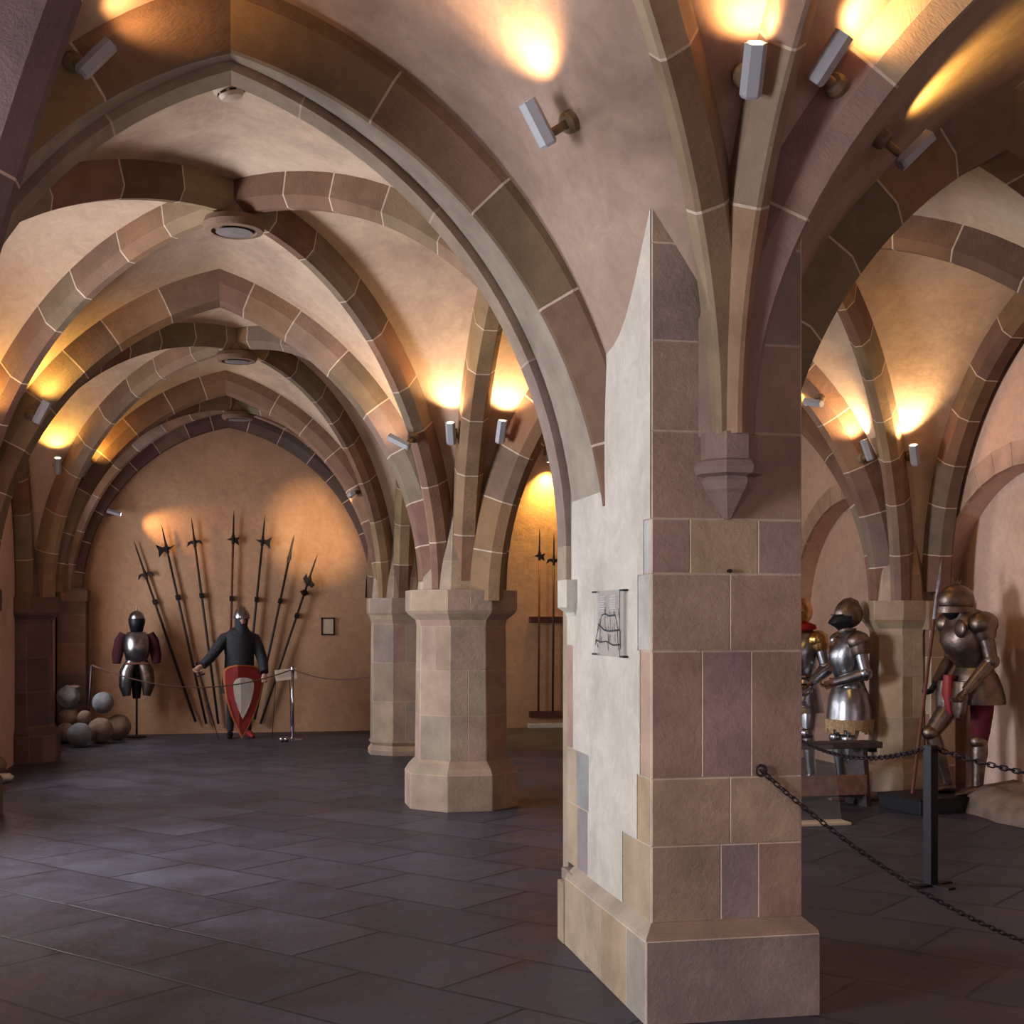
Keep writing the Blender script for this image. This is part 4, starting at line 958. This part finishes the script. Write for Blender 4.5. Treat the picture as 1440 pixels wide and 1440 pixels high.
# --- bright steel suit by the bench
def suit_bright():
    root = empty('suit_of_armour', (5.36, 11.0, .06), math.radians(-92), 'bright steel suit of armour with pointed visor and tan fringed skirt, standing behind the bench', 'suit of armour')
    closed_helmet(root, DSTEEL, (0, -.02, 1.60), BLACKM)
    torso(root, STEEL, skirt='fauld')
    rr = [(z, w) for z, w in ((.99, .155), (.9, .20), (.8, .225), (.70, .24), (.64, .245))]
    sm(loft([(0, 0, a, b, b*.85) for a, b in rr], 32), 'steel_skirt', STEEL, root)
    mb = MB(); N = 40
    for k in range(N):
        th = 2*PI*k/N; x, y = .245*math.cos(th), .21*math.sin(th); h = .05+.02*(k % 3)
        mb.box(-.019, .019, -.007, .007, -h, .04, M=Matrix.Translation((x, y, .62)) @ Matrix.Rotation(th+PI/2, 4, 'Z') @ Matrix.Rotation(.1, 4, 'X'))
    mb.build('fringe', TANCL, root)
    arm_armour(root, (.20, .0, 1.38), (.27, .04, 1.09), (.13, -.20, 1.0), STEEL, LEATHER, 1.05, DSTEEL)
    arm_armour(root, (-.20, -.0, 1.38), (-.29, -.04, 1.13), (-.24, -.28, .98), STEEL, LEATHER, 1.0)
    leg_armour(root, (.10, 0, .80), (.11, -.04, .48), (.11, .0, .08), STEEL, (.15, -1))
    leg_armour(root, (-.10, 0, .80), (-.11, -.06, .48), (-.11, -.02, .08), STEEL, (-.15, -1))
    sm(MB().box(-.3, .3, -.3, .3, -.06, 0, None, .01), 'plinth', WOODT, root); root.scale = (.97, .97, .97)
suit_bright()
def suit_gilt():
    root = empty('suit_of_armour', (5.32, 11.95, .02), math.radians(-60), 'gilded steel suit of armour mostly hidden behind the near pier, red collar', 'suit of armour')
    closed_helmet(root, GILT, (0, -.02, 1.62), GILT)
    torso(root, STEEL, skirt='fauld'); sm(MB().lathe([(.10, 1.46), (.15, 1.48), (.14, 1.52), (.09, 1.54)], 20), 'red_collar', REDCL, root)
    arm_armour(root, (.20, 0, 1.38), (.27, .02, 1.12), (.22, -.16, .93), STEEL, STEEL, pd=GILT); arm_armour(root, (-.20, 0, 1.38), (-.27, .02, 1.12), (-.22, -.16, .93), STEEL, STEEL, pd=GILT)
    sm(loft([(0, 0, 1.0, .15, .12), (0, 0, .85, .19, .15), (0, 0, .74, .20, .16)]), 'trunk_hose', BLACKM, root)
    leg_armour(root, (.10, 0, .80), (.11, -.04, .48), (.12, .0, .08), STEEL, (.2, -1)); leg_armour(root, (-.10, 0, .80), (-.11, -.04, .48), (-.12, .0, .08), GILT, (-.2, -1))
    sm(MB().box(-.26, .26, -.26, .3, -.02, 0.0), 'plinth', WOODT, root)
    r2 = empty('sword', (4.86, 11.0, 0), 0, 'slender upright dark sword standing before the gilded armour by the pier edge', 'sword')
    MB().tube([(0.0, 0, .12), (0.0, 0, 1.0)], .010, 8).build('blade', IRON, r2); MB().box(-.09, .09, -.01, .01, 1.0, 1.02).tube([(0, 0, 1.02), (0, 0, 1.16)], .014, 8).build('hilt', BLACKM, r2)
    MB().box(-.15, .15, -.1, .1, 0, .12).build('stand', WOODB, r2)
suit_gilt()
def suit_dark():
    root = empty('suit_of_armour', (5.99, 10.04, .13), math.radians(-88), 'hunched brownish plate armour with flared helmet and red hose on the black plinth', 'suit of armour')
    # sallet with long tail
    cx, cy, cz = 0, -.13, 1.57
    sm(MB().sphere((cx, cy, cz+.02), .135, sub=4, sc3=(.88, 1.12, 1.0)), 'helmet_skull', DSTEEL, root)
    mb = MB(); n = 28; vs = []
    for r_, dz in ((.98, .0), (1.0, -.03), (1.0, -.05)):
        for k in range(n):
            th = 2*PI*k/n; tail = max(0, math.sin(th))**2; vs.append((cx+.125*r_*math.cos(th)*(1+.04), cy+(.16+.10*tail)*r_*math.sin(th), cz+dz-.03-.05*tail))
    mb.add(vs, [(i*n+k, i*n+(k+1) % n, (i+1)*n+(k+1) % n, (i+1)*n+k) for i in range(2) for k in range(n)]); sm(mb, 'helmet_brim', DSTEEL, root)
    sm(MB().prism([(-.12, .02), (-.06, .11), (0, .14), (.06, .11), (.12, .02), (0, .0)], .012, M=Matrix.Translation((cx, cy, cz+.02)) @ Matrix.Rotation(PI/2, 4, 'Z')).prism([(-.04, .13), (-.03, .18), (-.01, .15), (.01, .185), (.02, .15), (.045, .175), (.04, .12)], .012, M=Matrix.Translation((cx, cy, cz+.02)) @ Matrix.Rotation(PI/2, 4, 'Z')), 'crest', DSTEEL, root)
    sm(MB().sphere((cx, cy+.0, cz-.06), .10, sub=3, sc3=(.9, 1.15, .9)), 'bevor', BLACKM, root)
    sm(loft([(0, .04, 1.02, .15, .12), (0, .02, 1.06, .155, .13), (0, -.03, 1.16, .185, .17), (0, -.06, 1.26, .205, .185), (0, -.05, 1.37, .215, .155), (0, -.05, 1.45, .17, .12), (0, -.08, 1.52, .10, .10)], 28), 'breastplate', DSTEEL, root)
    sm(MB().sphere((.15, -.19, 1.36), .075, sub=3, sc3=(1, .35, 1)), 'besagew', DSTEEL, root)
    sm(loft([(0, .03, 1.04, .16, .13), (0, .04, .98, .19, .17), (0, .05, .88, .215, .20), (0, .06, .78, .225, .22), (0, .06, .74, .22, .22)], 28), 'fauld', DSTEEL, root)
    for s in (-1, 1): sm(loft([(s*.11, -.15, .93, .09, .05), (s*.12, -.17, .82, .095, .05), (s*.12, -.18, .70, .08, .04), (s*.12, -.18, .64, .04, .03)], 16), 'tasset', DSTEEL, root)
    sm(loft([(-.01, -.19, .98, .05, .04), (-.01, -.2, .82, .055, .04), (0, -.18, .66, .02, .02)], 12), 'red_sash', RED, root)
    arm_armour(root, (.22, -.03, 1.40), (.26, .02, 1.10), (.20, -.17, .86), DSTEEL, DSTEEL, 1.15)
    arm_armour(root, (-.22, -.05, 1.40), (-.30, .02, 1.12), (-.25, -.16, .90), DSTEEL, BLACKM, 1.1)
    leg_armour(root, (-.10, -.02, .84), (-.11, -.28, .50), (-.10, -.14, .08), DSTEEL, (-.1, -1))
    leg_armour(root, (.10, .05, .84), (.10, .02, .44), (.10, .0, .08), DSTEEL, (.1, -1), HOSE)
    root.scale = (1.04, 1.04, 1.02)
    p = empty('display_plinth', (5.78, 10.12, 0), math.radians(10), 'low black display plinth under the hunched dark armour', 'plinth')
    MB().box(-.44, .38, -.26, .28, 0, .12, None, .008).build('body', PLINTHM, p); MB().box(-.45, .39, -.27, .29, .112, .13).build('top', IRON, p)
    # long staff held in the forward hand
    A = atY(1283, 1110, 10.16); B = atY(1324, 785, 10.16)
    r2 = empty('spear', (A.x, A.y, .0), 0, 'long thin spear with steel upper part held by the hunched armour', 'spear')
    b = Vector((B.x-A.x, B.y-A.y, B.z)); MB().tube([(0, 0, .13), Vector((0, 0, .13)).lerp(b, .74)], .015, 8).build('shaft', WOODR, r2)
    MB().tube([Vector((0, 0, .13)).lerp(b, .74), Vector((0, 0, .13)).lerp(b, .9), b], [.016, .014, .002], 8).build('spearhead', STEEL, r2)
suit_dark()
# --- half armour on a pole at the end wall
def half_armour():
    root = empty('half_armour', (-1.39, 18.42, 0), .1, 'half armour with black-faced helmet and dark red sleeves on a thin pole stand', 'suit of armour')
    MB().lathe([(.13, 0), (.13, .015), (.02, .03)], 20).build('stand_foot', BLACKM, root); MB().lathe([(.014, .02), (.014, 1.2)], 10).build('stand_pole', BLACKM, root)
    sm(MB().sphere((0, 0, 1.60), .11, sub=4, sc3=(.95, 1.1, 1.0)), 'helmet_skull', STEEL, root)
    sm(MB().lathe([(.02, 1.70), (.008, 1.74), (.001, 1.79)], 10), 'helmet_spike', STEEL, root)
    sm(loft([(0, -.02, 1.60, .112, .125), (0, -.03, 1.54, .108, .135), (0, -.02, 1.47, .09, .11), (0, 0, 1.42, .08, .08)], 24), 'face_guard', BLACKM, root)
    sm(loft([(0, 0, 1.00, .12, .10), (0, -.01, 1.05, .145, .13), (0, -.035, 1.15, .17, .17), (0, -.035, 1.26, .175, .17), (0, -.01, 1.36, .17, .135), (0, 0, 1.42, .12, .10)], 28), 'breastplate', STEEL, root)
    for s in (-1, 1):
        sm(MB().tube([(s*.17, 0, 1.40), (s*.22, 0, 1.30), (s*.25, 0, 1.12), (s*.26, -.02, 1.0)], [.055, .07, .075, .055], 14), 'sleeve', DREDCL, root)
        sm(MB().tube([(s*.07, -.02, 1.02), (s*.13, -.03, .88), (s*.15, -.04, .70), (s*.13, -.04, .56)], [(.07, .085), (.095, .10), (.085, .09), (.05, .05)], 16), 'tasset', STEEL if s < 0 else DSTEEL, root)
    sm(MB().box(-.15, .15, -.12, .11, .985, 1.01, None, .006), 'belt', LEATHER, root)
    sm(loft([(0, .04, 1.0, .10, .07), (0, .05, .7, .07, .05), (0, .05, .52, .05, .04)]), 'body_form', BLACKM, root)
half_armour()
# --- mannequin in mail with kite shield
def mail_figure():
    root = empty('mannequin', (-.03, 18.08, 0), math.radians(8), 'mannequin in grey chain mail and conical steel helmet leaning a kite shield', 'mannequin')
    sm(loft([(0, 0, .60, .25, .19), (0, 0, .75, .235, .18), (0, 0, .95, .20, .145), (0, 0, 1.10, .195, .14), (0, 0, 1.25, .215, .15), (0, 0, 1.36, .22, .14), (0, 0, 1.43, .16, .115), (0, 0, 1.48, .09, .08)], 28), 'mail_shirt', MAIL, root)
    sm(loft([(.01, 0, 1.36, .15, .13), (.02, -.01, 1.42, .125, .12), (.02, -.01, 1.50, .085, .09), (.03, 0, 1.60, .092, .105), (.03, 0, 1.68, .07, .08)], 24), 'mail_coif', MAIL, root)
    c = Vector((.03, -.055, 1.575))
    mb = MB().sphere(c, .068, sub=3, sc3=(.82, .8, 1.15)); mb.tube([c+Vector((0, -.05, .03)), c+Vector((0, -.075, -.005)), c+Vector((0, -.05, -.015))], [.008, .014, .008], 6)
    mb.sphere(c+Vector((-.07, .03, 0)), .012, sub=2).sphere(c+Vector((.07, .03, 0)), .012, sub=2); mb.tube([c+Vector((-.02, -.052, -.04)), c+Vector((0, -.058, -.038)), c+Vector((.02, -.052, -.04))], .005, 6)
    sm(mb, 'head', SKIN, root); sm(MB().sphere(c+Vector((-.024, -.048, .02)), .007, sub=2).sphere(c+Vector((.024, -.048, .02)), .007, sub=2), 'eyes', DARKP, root)
    sm(MB().lathe([(.108, 1.60), (.112, 1.615), (.106, 1.65), (.09, 1.70), (.055, 1.75), (.02, 1.78), (.002, 1.785)], 28, (.03, 0, 0), sy=1.12), 'helmet', STEEL, root)
    MB().box(.022, .038, -.135, -.12, 1.54, 1.63).build('nose_guard', STEEL, root)
    a = [Vector(v) for v in ((-.10, 0, 1.385), (-.20, 0, 1.33), (-.29, -.02, 1.21), (-.40, -.06, 1.07), (-.50, -.10, .98))]
    sm(MB().tube(a, [.06, .082, .078, .068, .06], 16), 'sleeve', MAIL, root); sm(hand(MB(), (-.53, -.115, .955), (-.8, -.3, -.6)), 'hand', SKIN, root)
    b = [Vector(v) for v in ((.10, 0, 1.385), (.195, 0, 1.33), (.25, -.03, 1.20), (.30, -.10, 1.02), (.30, -.20, .88))]
    sm(MB().tube(b, [.06, .082, .078, .068, .058], 16), 'sleeve', MAIL, root); sm(hand(MB(), (.295, -.245, .83), (-.05, -.5, -.8)), 'hand', SKIN, root)
    for s in (-1, 1):
        sm(MB().tube([(s*.10, .02, .68), (s*.11, .01, .42), (s*.12, .03, .09)], [.085, .062, .045], 14), 'leg', MAIL, root)
        sm(MB().tube([(s*.12, .05, .05), (s*.13, -.04, .05), (s*.15, -.15, .03), (s*.16, -.19, .02)], [(.04, .045), (.045, .05), (.04, .028), (.02, .015)], 12), 'shoe', RED if s > 0 else BLACKM, root)
    # kite shield
    sh = empty('kite_shield', (.0, 17.80, 0), math.radians(8), 'red kite shield with white centre field and ochre rim standing on its point', 'shield')
    def kite(w, top, bot, n=40, dx=0):
        pts = []
        for i in range(n+1):
            t = i/n; pts.append((dx+w*math.cos(PI*(1-t))*1.0 if False else 0, 0))
        P = []
        for i in range(13): th = PI*i/12; P.append((w*math.copysign(abs(math.cos(th))**.75, math.cos(th)), top-.09+.09*math.sin(th)))
        h = top-.09-bot
        L_ = [( -w*(1-(k/12)**1.9), top-.09-h*k/12) for k in range(1, 13)]
        Rr = [( w*(1-(k/12)**1.9), top-.09-h*k/12) for k in range(11, 0, -1)]
        return P+L_+Rr
    for nm, m, w_, tp, bt, th, off in (('rim', ORANGE, .268, .99, .01, .022, 0), ('field', RED, .248, .97, .05, .03, -.002), ('white_panel', CREAM, .135, .82, .27, .034, -.003)):
        P = kite(w_, tp, bt); mb = MB(); n = len(P)
        f = [Vector((x, -th/2+off+.9*x*x, z)) for x, z in P]; b_ = [Vector((x, th/2+.9*x*x, z)) for x, z in P]
        # triangulated strips across
        rows = {}
        mb.add(f+b_, [tuple(range(n)), tuple(range(2*n-1, n-1, -1))]+[(i, n+i, n+(i+1) % n, (i+1) % n) for i in range(n)])
        o = mb.build(nm, m, sh)
    Q = Matrix.Rotation(math.radians(4), 4, 'Y')
    sh.rotation_euler = (math.radians(-6), math.radians(3), math.radians(8))
    sw = empty('sword', (-.57, 17.93, 0), 0, 'thin sword held point down by the mannequin in mail', 'sword')
    MB().tube([(.27, -.05, .0), (.14, -.03, .45), (.03, 0, .84)], [.004, .012, .012], 6).build('blade', IRON, sw)
    MB().tube([(-.04, 0, .82), (.09, 0, .87)], .010, 6).tube([(.03, 0, .84), (-.02, .0, 1.0)], .012, 8).sphere((-.022, 0, 1.01), .02, sub=2).build('hilt', IRON, sw)
mail_figure()
